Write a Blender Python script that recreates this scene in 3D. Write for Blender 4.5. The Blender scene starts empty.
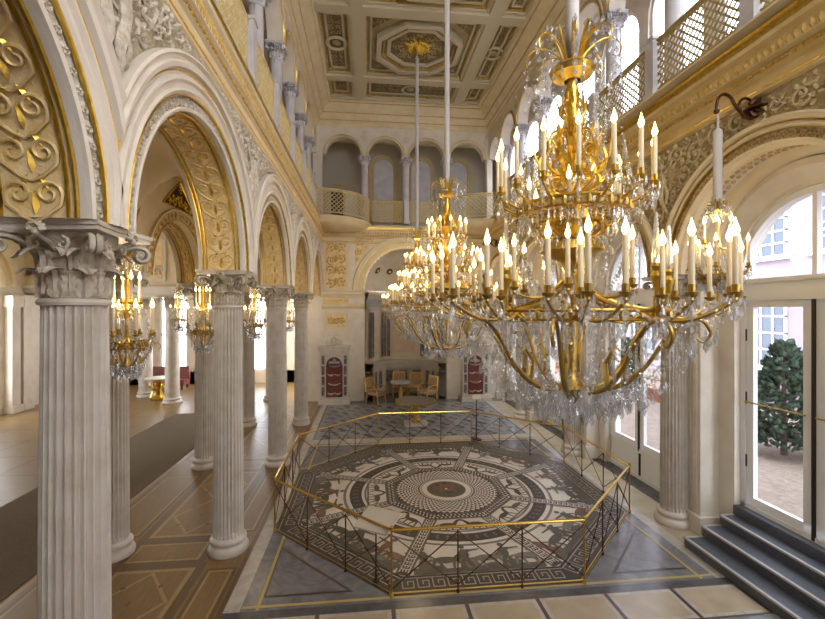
import bpy, bmesh, math, random
from mathutils import Vector, Matrix
PI = math.pi
sin, cos, R = math.sin, math.cos, math.radians
COL = bpy.context.scene.collection

# ------------------------------------------------------------------ helpers
class MB:
    """collects shapes and links them as ONE mesh object"""
    def __init__(s): s.v = []; s.f = []; s.m = []; s.M = None
    def add(s, vs, fs, mi=0):
        o = len(s.v)
        if s.M is not None: vs = [tuple(s.M @ Vector(p)) for p in vs]
        s.v.extend(vs)
        for f in fs: s.f.append([i + o for i in f]); s.m.append(mi)
    def box(s, a, b, mi=0):
        x0, y0, z0 = a; x1, y1, z1 = b
        s.add([(x0,y0,z0),(x1,y0,z0),(x1,y1,z0),(x0,y1,z0),(x0,y0,z1),(x1,y0,z1),(x1,y1,z1),(x0,y1,z1)],
              [(0,3,2,1),(4,5,6,7),(0,1,5,4),(1,2,6,5),(2,3,7,6),(3,0,4,7)], mi)
    def grid(s, rows, mi=0, closed=False):
        """rows of equal length -> quads; closed joins the last point of a row to its first"""
        n = len(rows[0]); vs = [p for r in rows for p in r]; fs = []
        for i in range(len(rows) - 1):
            for j in range(n if closed else n - 1):
                k = (j + 1) % n
                fs.append((i*n+j, i*n+k, (i+1)*n+k, (i+1)*n+j))
        s.add(vs, fs, mi)
    def lathe(s, prof, n=24, c=(0,0,0), mi=0, a0=0, a1=2*PI):
        full = abs(a1 - a0 - 2*PI) < 1e-6
        m = n if full else n + 1
        rows = [[(c[0]+r*cos(a0+(a1-a0)*k/n), c[1]+r*sin(a0+(a1-a0)*k/n), c[2]+z) for k in range(m)] for r, z in prof]
        s.grid(rows, mi, full)
    def tube(s, pts, r, n=6, mi=0, cap=True, flat=1.0):
        pts = [Vector(p) for p in pts]; N = len(pts)
        if N < 2: return
        rr = r if isinstance(r, (list, tuple)) else [r]*N
        rows = []; u = None
        for i in range(N):
            t = (pts[min(i+1,N-1)] - pts[max(i-1,0)])
            if t.length < 1e-9: t = Vector((0,0,1))
            t.normalize()
            if u is None:
                u = t.orthogonal().normalized() if abs(t.z) > .9 else t.cross(Vector((0,0,1))).normalized()
            u = (u - t*u.dot(t))
            if u.length < 1e-6: u = t.orthogonal()
            u.normalize(); w = t.cross(u)
            rows.append([tuple(pts[i] + (u*cos(2*PI*k/n) + w*sin(2*PI*k/n)*flat)*rr[i]) for k in range(n)])
        s.grid(rows, mi, True)
        if cap:
            o = len(s.v) - N*n
            s.f.append([o+k for k in range(n)][::-1]); s.m.append(mi)
            s.f.append([o+(N-1)*n+k for k in range(n)]); s.m.append(mi)
    def prism(s, pts, z0, z1, mi=0):
        n = len(pts)
        s.add([(x,y,z0) for x,y in pts] + [(x,y,z1) for x,y in pts],
              [tuple(range(n))[::-1], tuple(range(n,2*n))] + [(i,(i+1)%n,n+(i+1)%n,n+i) for i in range(n)], mi)
    def flat(s, pts, z, mi=0):
        s.add([(x,y,z) for x,y in pts], [tuple(range(len(pts)))], mi)
    def ball(s, c, r, n=8, m=5, mi=0, sq=(1,1,1)):
        rows = []
        for i in range(m+1):
            t = PI*i/m
            rows.append([(c[0]+r*sq[0]*sin(t)*cos(2*PI*k/n), c[1]+r*sq[1]*sin(t)*sin(2*PI*k/n), c[2]-r*sq[2]*cos(t)) for k in range(n)])
        s.grid(rows, mi, True)
    def drop(s, c, w, h, mi=0, n=5, a=0.0):
        """a cut crystal: a long faceted bipyramid hanging from c"""
        x, y, z = c
        vs = [(x,y,z)] + [(x+w*cos(a+2*PI*k/n), y+w*sin(a+2*PI*k/n), z-h*.62) for k in range(n)] + [(x,y,z-h)]
        fs = []
        for k in range(n):
            l = (k+1) % n
            fs += [(0,1+k,1+l), (n+1,1+l,1+k)]
        s.add(vs, fs, mi)
    def build(s, name, mats, parent=None, smooth=35, loc=None, rz=0):
        me = bpy.data.meshes.new(name); me.from_pydata(s.v, [], s.f)
        if not isinstance(mats, (list, tuple)): mats = [mats]
        for m in mats: me.materials.append(m)
        if len(mats) > 1: me.polygons.foreach_set('material_index', s.m)
        bm = bmesh.new(); bm.from_mesh(me)
        bmesh.ops.remove_doubles(bm, verts=bm.verts, dist=1e-5)
        bmesh.ops.recalc_face_normals(bm, faces=bm.faces)
        bm.to_mesh(me); bm.free()
        if smooth:
            me.polygons.foreach_set('use_smooth', [True]*len(me.polygons))
            me.set_sharp_from_angle(angle=R(smooth))
        me.update()
        o = bpy.data.objects.new(name, me); COL.objects.link(o)
        if parent: o.parent = parent
        if loc: o.location = loc
        if rz: o.rotation_euler.z = rz
        return o

def tag(o, label=None, cat=None, group=None, kind=None):
    for k, v in (('label',label),('category',cat),('group',group),('kind',kind)):
        if v: o[k] = v
    return o
def thing(name, loc, label, cat, group=None, rz=0):
    o = bpy.data.objects.new(name, None); COL.objects.link(o)
    o.empty_display_size = .1; o.location = loc; o.rotation_euler.z = rz
    return tag(o, label, cat, group, 'thing' if label else None)
KIDS = {}
def copy_tree(o, parent=None):
    if not KIDS:
        for q in bpy.data.objects:
            if q.parent: KIDS.setdefault(q.parent, []).append(q)
    c = o.copy(); COL.objects.link(c)
    if parent: c.parent = parent
    for k in KIDS.get(o, []): copy_tree(k, c)
    return c
def clone(o, loc, label, rz=None, group=None):
    KIDS.clear()
    c = copy_tree(o); c.location = loc; c['label'] = label
    if rz is not None: c.rotation_euler.z = rz
    if group: c['group'] = group
    return c
def S(name, mb, mats, parent=None, smooth=35):
    o = mb.build(name, mats, parent, smooth)
    if not parent: o['kind'] = 'structure'
    return o
ORD = ['first','second','third','fourth','fifth','sixth','seventh','eighth','ninth','tenth','eleventh','twelfth']

# ------------------------------------------------------------------ materials
def srgb(r, g, b):
    return tuple(((c/255)/12.92 if c/255 <= .04045 else ((c/255+.055)/1.055)**2.4) for c in (r,g,b)) + (1,)
def mat(name, col, rough=.5, metal=0, col2=None, scale=6, bump=0, bscale=30, spec=.5, detail=4, kind='noise', fac=(.35,.7)):
    m = bpy.data.materials.new(name); m.use_nodes = True
    nt = m.node_tree; N = nt.nodes; L = nt.links; b = N['Principled BSDF']
    b.inputs['Base Color'].default_value = srgb(*col); b.inputs['Roughness'].default_value = rough
    b.inputs['Metallic'].default_value = metal; b.inputs['Specular IOR Level'].default_value = spec
    tc = N.new('ShaderNodeTexCoord')
    if col2:
        t = N.new('ShaderNodeTexNoise'); t.inputs['Scale'].default_value = scale; t.inputs['Detail'].default_value = detail
        if kind == 'vein': t.inputs['Distortion'].default_value = 2.5
        L.new(tc.outputs['Object'], t.inputs['Vector'])
        r = N.new('ShaderNodeValToRGB'); e = r.color_ramp.elements
        e[0].position, e[1].position = fac; e[0].color = srgb(*col); e[1].color = srgb(*col2)
        L.new(t.outputs['Fac'], r.inputs['Fac']); L.new(r.outputs['Color'], b.inputs['Base Color'])
    if bump:
        t2 = N.new('ShaderNodeTexNoise'); t2.inputs['Scale'].default_value = bscale; t2.inputs['Detail'].default_value = 3
        L.new(tc.outputs['Object'], t2.inputs['Vector'])
        bp = N.new('ShaderNodeBump'); bp.inputs['Strength'].default_value = bump; bp.inputs['Distance'].default_value = .02
        L.new(t2.outputs['Fac'], bp.inputs['Height']); L.new(bp.outputs['Normal'], b.inputs['Normal'])
    return m
def wood(name, a, b_, rough=.35):
    m = mat(name, a, rough)
    nt = m.node_tree; N = nt.nodes; L = nt.links; b = N['Principled BSDF']
    tc = N.new('ShaderNodeTexCoord'); mp = N.new('ShaderNodeMapping'); mp.inputs['Scale'].default_value = (14,2,2)
    t = N.new('ShaderNodeTexNoise'); t.inputs['Scale'].default_value = 2.2; t.inputs['Detail'].default_value = 5
    r = N.new('ShaderNodeValToRGB'); e = r.color_ramp.elements
    e[0].position, e[1].position = .3, .72; e[0].color = srgb(*a); e[1].color = srgb(*b_)
    L.new(tc.outputs['Object'], mp.inputs['Vector']); L.new(mp.outputs['Vector'], t.inputs['Vector'])
    L.new(t.outputs['Fac'], r.inputs['Fac']); L.new(r.outputs['Color'], b.inputs['Base Color'])
    return m
def emit(name, col, st):
    m = bpy.data.materials.new(name); m.use_nodes = True
    b = m.node_tree.nodes['Principled BSDF']
    b.inputs['Base Color'].default_value = srgb(*col)
    b.inputs['Emission Color'].default_value = srgb(*col); b.inputs['Emission Strength'].default_value = st
    return m
def glass_pane(name, gl=.12, tint=(235,240,245)):
    m = bpy.data.materials.new(name); m.use_nodes = True
    nt = m.node_tree; N = nt.nodes; L = nt.links; N.remove(N['Principled BSDF'])
    tr = N.new('ShaderNodeBsdfTransparent'); tr.inputs['Color'].default_value = srgb(*tint)
    g = N.new('ShaderNodeBsdfGlossy'); g.inputs['Roughness'].default_value = .02
    mx = N.new('ShaderNodeMixShader'); fr = N.new('ShaderNodeLayerWeight'); pw = N.new('ShaderNodeMath'); pw.operation = 'POWER'; pw.inputs[1].default_value = 5
    ad = N.new('ShaderNodeMath'); ad.operation = 'MULTIPLY_ADD'; ad.inputs[1].default_value = .7; ad.inputs[2].default_value = .05
    L.new(fr.outputs['Facing'], pw.inputs[0]); L.new(pw.outputs[0], ad.inputs[0]); L.new(ad.outputs[0], mx.inputs['Fac']); L.new(tr.outputs['BSDF'], mx.inputs[1]); L.new(g.outputs['BSDF'], mx.inputs[2])
    L.new(mx.outputs['Shader'], N['Material Output'].inputs['Surface'])
    return m
def crystal(name):
    """cut crystal: clear, with strong mirror glints off its facets"""
    m = bpy.data.materials.new(name); m.use_nodes = True
    nt = m.node_tree; N = nt.nodes; L = nt.links; N.remove(N['Principled BSDF'])
    tr = N.new('ShaderNodeBsdfTransparent'); tr.inputs['Color'].default_value = (.97,.975,.98,1)
    g = N.new('ShaderNodeBsdfGlossy'); g.inputs['Roughness'].default_value = .06
    rf = N.new('ShaderNodeBsdfRefraction'); rf.inputs['IOR'].default_value = 1.5; rf.inputs['Roughness'].default_value = .03
    m1 = N.new('ShaderNodeMixShader'); m1.inputs['Fac'].default_value = .22
    m2 = N.new('ShaderNodeMixShader'); lw = N.new('ShaderNodeLayerWeight'); lw.inputs['Blend'].default_value = .45
    L.new(tr.outputs['BSDF'], m1.inputs[1]); L.new(rf.outputs['BSDF'], m1.inputs[2])
    pw = N.new('ShaderNodeMath'); pw.operation = 'POWER'; pw.inputs[1].default_value = 2; ad = N.new('ShaderNodeMath'); ad.operation = 'MULTIPLY_ADD'; ad.inputs[1].default_value = .6; ad.inputs[2].default_value = .1
    L.new(lw.outputs['Facing'], pw.inputs[0]); L.new(pw.outputs[0], ad.inputs[0]); L.new(ad.outputs[0], m2.inputs['Fac']); L.new(m1.outputs['Shader'], m2.inputs[1]); L.new(g.outputs['BSDF'], m2.inputs[2])
    tl = N.new('ShaderNodeBsdfTranslucent'); tl.inputs['Color'].default_value = (.9,.92,.95,1); df = N.new('ShaderNodeBsdfDiffuse'); df.inputs['Color'].default_value = (.9,.92,.95,1)
    m4 = N.new('ShaderNodeMixShader'); m4.inputs['Fac'].default_value = .5; L.new(tl.outputs['BSDF'], m4.inputs[1]); L.new(df.outputs['BSDF'], m4.inputs[2])
    m3 = N.new('ShaderNodeMixShader'); m3.inputs['Fac'].default_value = .16; L.new(m2.outputs['Shader'], m3.inputs[1]); L.new(m4.outputs['Shader'], m3.inputs[2])
    L.new(m3.outputs['Shader'], N['Material Output'].inputs['Surface'])
    return m
def smooth_path(p, k=4):
    """Catmull-Rom through the points, k steps per span"""
    P = [Vector(q) for q in p]; out = []
    for i in range(len(P)-1):
        a, b, c, d = P[max(i-1,0)], P[i], P[i+1], P[min(i+2,len(P)-1)]
        for j in range(k):
            t = j/k; out.append(.5*((2*b)+(c-a)*t+(2*a-5*b+4*c-d)*t*t+(3*b-a-3*c+d)*t**3))
    return out+[P[-1]]
def smooth_rad(r, k=4):
    return [r[i]+(r[i+1]-r[i])*j/k for i in range(len(r)-1) for j in range(k)]+[r[-1]]
M = {}
M['cornice'] = mat('cornice_warm_lit_cream', (224,202,152), .55, col2=(208,182,122), scale=4, bump=.1)  # right cornice only: warm light painted into its cream as a golden tint
M['reliefw'] = mat('warm_stucco_relief', (212,196,160), .6, col2=(184,164,118), scale=22, bump=.5, bscale=45)
M['fieldw'] = mat('warm_relief_ground', (178,158,116), .7, col2=(152,130,88), scale=18, bump=.7, bscale=38)
M['mkey'] = mat('mosaic_key_grey', (176,168,154), .4, col2=(150,142,128), scale=60)
M['railb'] = mat('polished_brass', (224,190,96), .22, 1)
M['scroll'] = mat('gilt_scroll_relief', (236,212,158), .5, .25, col2=(220,184,110), scale=16)
M['carve'] = mat('carved_stone', (200,190,174), .5, col2=(168,154,132), scale=14, bump=.35, bscale=40)
M['plaster'] = mat('white_plaster', (226,217,203), .6, col2=(214,203,186), scale=3, bump=.08)
M['cream'] = mat('cream_plaster', (228,212,178), .6, col2=(216,198,160), scale=2.5, bump=.08)
M['relief'] = mat('stucco_relief', (216,208,194), .6, col2=(180,166,140), scale=22, bump=.5, bscale=45)
M['field'] = mat('relief_ground', (184,172,148), .7, col2=(160,145,116), scale=18, bump=.7, bscale=38)
M['marble'] = mat('white_marble', (208,200,188), .4, col2=(190,178,162), scale=5, fac=(.4,.75))
M['gmarble'] = mat('grey_marble', (190,190,190), .3, col2=(140,142,148), scale=4, kind='vein')
M['gold'] = mat('gilding', (228,196,96), .3, 1, col2=(204,164,60), scale=20, bump=.15, bscale=60)
M['brass'] = mat('gilt_bronze', (188,162,86), .34, 1, col2=(176,138,66), scale=15, bump=.1, bscale=50)
M['goldfield'] = mat('gilt_cream_ground', (236,212,164), .6, col2=(222,190,126), scale=8, bump=.3, bscale=50)
M['pgold'] = mat('pale_gilding', (214,184,112), .45, .35, col2=(184,146,70), scale=14)
M['olive'] = mat('pale_gilt_lattice', (186,166,112), .55, .15, col2=(156,134,80), scale=8)
M['lattice'] = mat('cream_gilt_lattice', (222,206,158), .55, .1, col2=(200,178,120), scale=8)
M['lavender'] = mat('grey_white_stone', (206,203,206), .45, col2=(190,186,190), scale=3)
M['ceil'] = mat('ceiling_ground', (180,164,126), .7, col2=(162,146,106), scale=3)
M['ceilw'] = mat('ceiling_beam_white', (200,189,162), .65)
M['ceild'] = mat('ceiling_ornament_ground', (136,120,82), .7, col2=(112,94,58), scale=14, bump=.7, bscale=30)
M['oak'] = wood('oak_parquet', (118,92,54), (136,109,68))
M['oakd'] = wood('dark_parquet', (92,68,40), (108,82,50))
M['oakl'] = wood('light_parquet', (152,127,82), (168,142,98))
M['carpet'] = mat('brown_carpet', (112,98,76), .95, col2=(98,84,62), scale=40, bump=.3, bscale=200)
M['slate'] = mat('slate_stone', (124,124,126), .22, col2=(96,98,104), scale=2.6, kind='vein')
M['slated'] = mat('dark_slate_stone', (86,86,90), .22, col2=(66,66,72), scale=3, kind='vein')
M['pale'] = mat('pale_stone', (190,182,170), .25, col2=(168,160,150), scale=3, kind='vein')
M['tile'] = mat('beige_stone_tile', (182,168,144), .25, col2=(166,151,126), scale=3)
M['yellow'] = mat('ochre_stone_line', (180,158,92), .3)
M['brownl'] = mat('brown_stone_line', (70,50,44), .3)
M['blue'] = mat('blue_grey_stone', (146,149,152), .25, col2=(126,129,133), scale=4)
M['blued'] = mat('dark_blue_stone', (84,87,94), .25)
M['mw'] = mat('mosaic_white', (228,222,212), .4, col2=(206,198,186), scale=60)
M['mb'] = mat('mosaic_black', (44,36,32), .4, col2=(62,52,46), scale=60)
M['mg'] = mat('mosaic_grey', (128,122,112), .4, col2=(104,98,90), scale=60)
M['mgreen'] = mat('mosaic_dark_green', (70,70,62), .4, col2=(92,88,76), scale=40)
M['mbrown'] = mat('mosaic_brown', (128,94,70), .4, col2=(92,64,50), scale=40)
M['step'] = mat('dark_step_stone', (84,88,96), .35, col2=(70,74,82), scale=30)
M['stepw'] = mat('step_edge_stone', (176,174,172), .35)
M['wframe'] = mat('white_painted_wood', (236,236,236), .4)
M['dark'] = mat('dark_iron', (44,38,34), .5, .3)
M['bronze'] = mat('dark_bronze', (92,58,34), .4, .7, col2=(60,36,22), scale=20, bump=.3)
M['pane'] = glass_pane('window_glass')
M['crystal'] = crystal('cut_crystal')
M['wax'] = mat('ivory_candle', (222,206,172), .5)
M['flame'] = emit('candle_bulb', (255,214,130), 9)
M['sleeve'] = mat('white_cloth_sleeve', (206,200,196), .8)
M['pink'] = mat('rose_panel', (224,204,186), .5, col2=(214,190,170), scale=4)
M['dmarble'] = mat('dark_veined_marble', (66,62,66), .3, col2=(160,154,150), scale=9, kind='vein', fac=(.4,.68))
M['red'] = mat('red_marble', (138,76,66), .35, col2=(104,54,50), scale=9, kind='vein')
M['card'] = mat('white_card', (206,198,184), .6)
M['gwall'] = mat('grey_interior', (176,168,150), .7)  # plain grey-beige colour of the upper gallery walls
M['fabric'] = mat('pale_upholstery', (180,152,112), .8, col2=(136,100,72), scale=26)
M['leaf'] = mat('evergreen_leaf', (74,94,76), .7, col2=(48,68,54), scale=6, bump=.4)
M['bark'] = mat('bark', (90,74,58), .9)
M['fac'] = mat('facade_render', (164,152,164), .8, col2=(154,142,154), scale=1)
M['fglass'] = mat('facade_window_glass', (70,84,104), .15)
M['soil'] = mat('gravel', (132,116,104), .9, col2=(108,94,84), scale=12)
M['brick'] = mat('terracotta', (188,122,96), .8)
# ------------------------------------------------------------------ room geometry
YC = [1.315 + 3.57*k for k in range(5)]          # bay centres along the hall
CY = [-.47 + 3.57*k for k in range(6)]           # column lines
HP = 1.785; XL = -1.76; XR = 4.9; YF = 17.1; SPR = 4.15; DECK = 7.0; CEIL = 11.85
YN = -3.0
def WL(X): return lambda a, b, c: (X + c, a, b)
def WR(X): return lambda a, b, c: (X - c, a, b)
def WF(Y): return lambda a, b, c: (a, Y - c, b)
def arcade(mb, F, centres, r, zs, zt, hp, thick, n=28, mi=0, ms=0):
    hr, hl = hp if isinstance(hp, tuple) else (hp, hp)
    for yc in centres:
        ang = sorted(set([PI*i/n for i in range(n+1)] + [math.atan2(zt-zs, hr), PI-math.atan2(zt-zs, hl)]))
        inn, out = [], []
        for t in ang:
            c_, s_ = cos(t), sin(t)
            k = min((hr if c_ > 0 else hl)/abs(c_) if abs(c_) > 1e-6 else 1e9, (zt-zs)/s_ if s_ > 1e-6 else 1e9)
            inn.append((yc+r*c_, zs+r*s_)); out.append((yc+k*c_, zs+k*s_))
        for c in (0, -thick):
            mb.grid([[F(a,b,c) for a,b in inn], [F(a,b,c) for a,b in out]], mi)
        mb.grid([[F(a,b,0) for a,b in inn], [F(a,b,-thick) for a,b in inn]], ms)
        for s in (-1, 1):
            a0, a1 = yc+s*r, yc+(hr if s > 0 else -hl)
            mb.add([F(a0,zs,0), F(a1,zs,0), F(a1,zs,-thick), F(a0,zs,-thick)], [(0,1,2,3)], mi)
    a0, a1 = centres[0]-hl, centres[-1]+hr
    mb.add([F(a0,zt,0), F(a1,zt,0), F(a1,zt,-thick), F(a0,zt,-thick)], [(0,1,2,3)], mi)
    for a in (a0, a1):
        mb.add([F(a,zs,0), F(a,zt,0), F(a,zt,-thick), F(a,zs,-thick)], [(0,1,2,3)], mi)
def arcs(mb, F, yc, zs, prof, n=40, a0=0, a1=PI, mi=0):
    mb.grid([[F(yc+r*cos(a0+(a1-a0)*i/n), zs+r*sin(a0+(a1-a0)*i/n), c) for i in range(n+1)] for r, c in prof], mi)
def mitred(mb, F, zs, prof, hr, hl, n=40):
    """a moulding round an arch, each line of it cut off where it meets the neighbouring arch's"""
    rows = []
    for r, c in prof:
        a0 = math.acos(min(1, hr/r)); a1 = PI-math.acos(min(1, hl/r))
        rows.append([F(r*cos(a0+(a1-a0)*i/n), zs+r*sin(a0+(a1-a0)*i/n), c) for i in range(n+1)])
    mb.grid(rows)
def run(mb, F, a0, a1, prof, mi=0):
    """a straight moulding: prof is (out, up)"""
    mb.grid([[F(a0,b,c), F(a1,b,c)] for c, b in prof], mi)
    for a in (a0, a1):
        mb.add([F(a,b,c) for c, b in prof], [tuple(range(len(prof)))], mi)
def frame(mb, F, a0, a1, b0, b1, w, c0, c1, mi=0):
    """a raised rectangular frame of width w"""
    for A0, A1, B0, B1 in ((a0,a1,b0,b0+w),(a0,a1,b1-w,b1),(a0,a0+w,b0+w,b1-w),(a1-w,a1,b0+w,b1-w)):
        slab(mb, F, A0, A1, B0, B1, c0, c1, mi)
def slab(mb, F, a0, a1, b0, b1, c0, c1, mi=0):
    vs = [F(a,b,c) for c in (c0,c1) for a,b in ((a0,b0),(a1,b0),(a1,b1),(a0,b1))]
    mb.add(vs, [(0,3,2,1),(4,5,6,7),(0,1,5,4),(1,2,6,5),(2,3,7,6),(3,0,4,7)], mi)
def spiral(ca, cb, r, turns, a0, sg, n=16):
    out = []
    for i in range(n+1):
        t = i/n; rr = r*(1-.86*t); a = a0 + sg*turns*2*PI*t
        out.append((ca+rr*cos(a), cb+rr*sin(a)))
    return out
def leaflet(mb, F, a, b, ang, L, w, c, mi=0):
    """a raised pointed leaf lying on a wall"""
    ca, sa = cos(ang), sin(ang)
    P = lambda t, s: (a + ca*t*L - sa*s*w, b + sa*t*L + ca*s*w)
    top = [(0,0,.2),(.35,0,1),(.75,0,.8),(1,0,.1)]
    side = [(0,.15),(.3,1),(.7,.7),(1,0)]
    vs = [F(*P(t,0), c*k) for t,_,k in top] + [F(*P(t,s), 0) for t,s in side] + [F(*P(t,-s), 0) for t,s in side]
    mb.add(vs, [(0,1,5,4),(1,2,6,5),(2,3,7,6),(0,8,9,1),(1,9,10,2),(2,10,11,3)], mi)
def scroll(mb, F, a, b, r, rnd, mi=0, c=.035, leaves=5, tr=None):
    a0 = rnd.uniform(0, 2*PI); sg = rnd.choice((-1,1)); tr = tr or max(.012, r*.13)
    p = spiral(a, b, r*.92, 1.35, a0, sg, 15)
    mb.tube([F(x, y, c*.5) for x, y in p], [tr*(1-.45*i/15) for i in range(16)], 5, mi, True)
    for k in range(leaves):
        t = 2*PI*k/leaves + a0
        leaflet(mb, F, a+r*.55*cos(t), b+r*.55*sin(t), t+sg*.7, r*.62, r*.2, c*1.2, mi)
    mb.tube([F(a+.12*r*cos(t), b+.12*r*sin(t), c*k) for t, k in ((0,.3),(2,1.1),(4,.3))], r*.13, 5, mi, True)
def pack(test, a0, a1, b0, b1, radii, rnd, tries=500):
    got = []
    for r in radii:
        for _ in range(tries):
            a, b = rnd.uniform(a0, a1), rnd.uniform(b0, b1)
            if test(a, b, r) and all((a-x)**2+(b-y)**2 > (r+q)**2*.86 for x, y, q in got): got.append((a,b,r))
    return got

# ---- left arcade (hall side row)
w = MB(); YA = YC[0]+.15
arcade(w, WL(XL), [YA], 1.45, SPR, 6.3, (HP-.15, HP+.15), .6); arcade(w, WL(XL), YC[1:], 1.45, SPR, 6.3, HP, .6)
w.box((XL-.6, YC[0]-HP, 6.3), (XL, YF+.2, DECK))
wl = S('wall_left', w, M['plaster'])
rnd = random.Random(4)
def spandrel_mesh(F, seed, Ro=1.955):
    rn = random.Random(seed); mb = MB()
    def test(a, b, r):
        a_ = min(abs(a-HP), abs(a+HP)) if False else abs(a)
        return math.hypot(HP-a_, b-SPR) > Ro+.02+r*.85 and b+r < 6.24 and b-r*.5 > SPR+.1 and a_+r < 1.75
    for a, b, r in pack(test, -1.7, 1.7, 4.5, 6.24, (.2,.2,.17,.17,.15,.15,.13,.13,.11,.11,.11,.09,.09,.09,.09,.07,.07,.07,.07,.07,.07), rn, 160):
        scroll(mb, F, a, b, r, rn, c=.05)
    for s in (-1, 1):                                   # small figures flanking the column line
        mb.ball(F(s*.09, 5.92, .06), .052, 8, 6); mb.tube(smooth_path([F(s*.09,5.87,.05),F(s*.1,5.76,.06),F(s*.12,5.6,.06),F(s*.07,5.42,.05),F(s*.1,5.25,.03),F(s*.06,5.1,.02)]),smooth_rad([.022,.055,.045,.05,.03,.02]),7)
        mb.tube([F(s*.14,5.8,.06),F(s*.24,5.86,.06),F(s*.33,6.0,.05)],[.022,.02,.014],6); mb.tube([F(s*.15,5.6,.04),F(s*.2,5.45,.05),F(s*.14,5.3,.03)],[.03,.026,.016],6)
        for q in range(4): leaflet(mb, F, s*.15, 5.78-.05*q, PI/2-s*(.9+.25*q), .3-.03*q, .045, .05)
    for a, b, r in pack(lambda a, b, r: math.hypot(HP-abs(a), b-SPR) > Ro+.01+r*.6 and b+r < 6.25, -1.76, 1.76, 4.3, 6.24, (.07,)*70+(.05,)*120, rn, 14):
        for q in range(3): leaflet(mb, F, a, b, rn.uniform(0,2*PI), r*1.3, r*.38, .035)
    return mb
def spandrel_ground(F, Ro=1.955):
    """the roughened ground between the arches that carries the relief"""
    mb = MB()
    for s in (-1, 1):
        inn, out = [], []
        for i in range(17):
            t0 = math.acos(min(1, HP/Ro))+.01; t = t0 + (PI/2-t0)*i/16
            inn.append(F(s*(HP-Ro*cos(t)), SPR+Ro*sin(t), .006)); out.append(F(0, SPR+Ro*sin(t), .006))
        inn.append(F(s*HP, 6.26, .006)); out.append(F(0, 6.26, .006))
        mb.grid([inn, out])
    return mb
def face_bay(F, parent, tr, tl):
    """archivolt, gilt lines and enriched band of one bay about a=0"""
    m = MB(); arcs(m, F, 0, SPR, [(1.6,0),(1.6,.04),(1.63,.06),(1.65,.04),(1.70,.04),(1.72,.07),(1.74,.07),(1.76,.04)])
    mitred(m, F, SPR, [(1.76,.04),(1.81,.04),(1.82,.085),(1.86,.095),(1.88,.06),(1.91,.06),(1.93,.10),(1.955,.09),(1.955,0)], tr, tl)
    arcs(m, F, 0, SPR, [(1.45,-.01),(1.45,.03),(1.475,.04),(1.485,.03),(1.485,0)])
    m.build('archivolt', M['plaster'], parent)
    g = MB()
    for r in (1.592, 1.79):
        mitred(g, F, SPR, [(r-.01,.02),(r-.008,.044),(r,.052),(r+.008,.044),(r+.01,.02)], tr, tl)
    g.build('gilt_line', M['gold'], parent)
    e = MB(); n = 46
    for i in range(n):
        t = PI*(i+.5)/n
        e.M = None; a, b = 1.54*cos(t), SPR+1.54*sin(t)
        for s in (-1, 1):
            p = spiral(a+s*.022*cos(t), b+s*.022*sin(t), .04, 1.1, t+PI/2*s, s, 8)
            e.tube([F(x,y,.012) for x,y in p], .009, 4)
        leaflet(e, F, a, b, t+PI/2, .06, .02, .03)
    arcs(e, F, 0, SPR, [(1.49,0),(1.49,.008),(1.59,.008),(1.59,0)])
    e.build('carved_band', M['relief'], parent)
def soffit(F, r, c0, c1, parent, n=18, name='soffit_ornament'):
    """gilt heart scrolls along the underside of an arch"""
    q = r-.012; W = c1-c0
    def G(s, x, h): t = PI*s; return F((r-.012-h)*cos(t), SPR+(r-.012-h)*sin(t), x)
    b = MB(); N = 60
    b.grid([[G(i/N, c0+.03, 0) for i in range(N+1)], [G(i/N, c1-.03, 0) for i in range(N+1)]])
    so = b.build('soffit_panel', M['goldfield'], parent)
    m = MB()
    for x in (c0+.035, c0+.085, c1-.085, c1-.035):
        wd = .013 if x in (c0+.035, c1-.035) else .009
        m.grid([[G(i/N, x+d, h) for i in range(N+1)] for d, h in ((-wd,0),(-wd*.6,.022),(wd*.6,.022),(wd,0))])
    m.build('gilt_border', M['gold'], parent)
    m = MB(); l = MB()
    mid = (c0+c1)/2; per = 1/n; al = PI*r; hh = al*per; half = W/2-.1; rc = min(half*.44, hh*.36)
    for k in range(n):
        s0 = (k+.5)*per
        for sg in (-1, 1):                                  # two coils joined into a heart, the next heart standing on it
            pts = [(0,-hh*.62),(sg*half*.35,-hh*.5),(sg*half*.86,-hh*.2),(sg*half*.93,hh*.08)] + [(sg*(half*.93-rc)+sg*rc*(1-.8*i/16)*cos(i/16*2*PI*1.3), hh*.08+rc*(1-.8*i/16)*sin(i/16*2*PI*1.3)) for i in range(1,17)]
            N_ = len(pts)
            m.tube([G(s0+y/al, mid+x, .010) for x, y in pts], [.009+.006*min(1,i/3)-.007*i/N_ for i in range(N_)], 5)
            leaflet(l, lambda a_, b_, c_: G(s0+b_/al, mid+a_, c_), sg*half*.45, hh*.2, PI/2+sg*.5, hh*.42, .018, .02)
        leaflet(l, lambda a_, b_, c_: G(s0+b_/al, mid+a_, c_), 0, -hh*.42, PI/2, hh*.6, .024, .026)
    l.build('gilt_leaf', M['gold'], parent)
    m.build(name, M['scroll'], parent)
protoL = thing('trim_1', (0,0,0), None, None); protoL['kind'] = 'structure'
F0 = WL(XL)
face_bay(F0, protoL, 1.71, 1.785)
soffit(F0, 1.45, -.57, -.012, protoL)
protoL.location = (0, YA, 0)
q = thing('trim_2', (0, YC[1], 0), None, None); q['kind'] = 'structure'; face_bay(F0, q, 1.785, 1.71); soffit(F0, 1.45, -.57, -.012, q)
q = thing('trim_3', (0, YC[2], 0), None, None); q['kind'] = 'structure'; face_bay(F0, q, 1.785, 1.785); soffit(F0, 1.45, -.57, -.012, q)
for k, y in enumerate(YC[3:]):
    c = clone(q, (0, y, 0), ''); del c['label']; c.name = 'trim_%d' % (k+4)
sp = MB(); 
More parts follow.
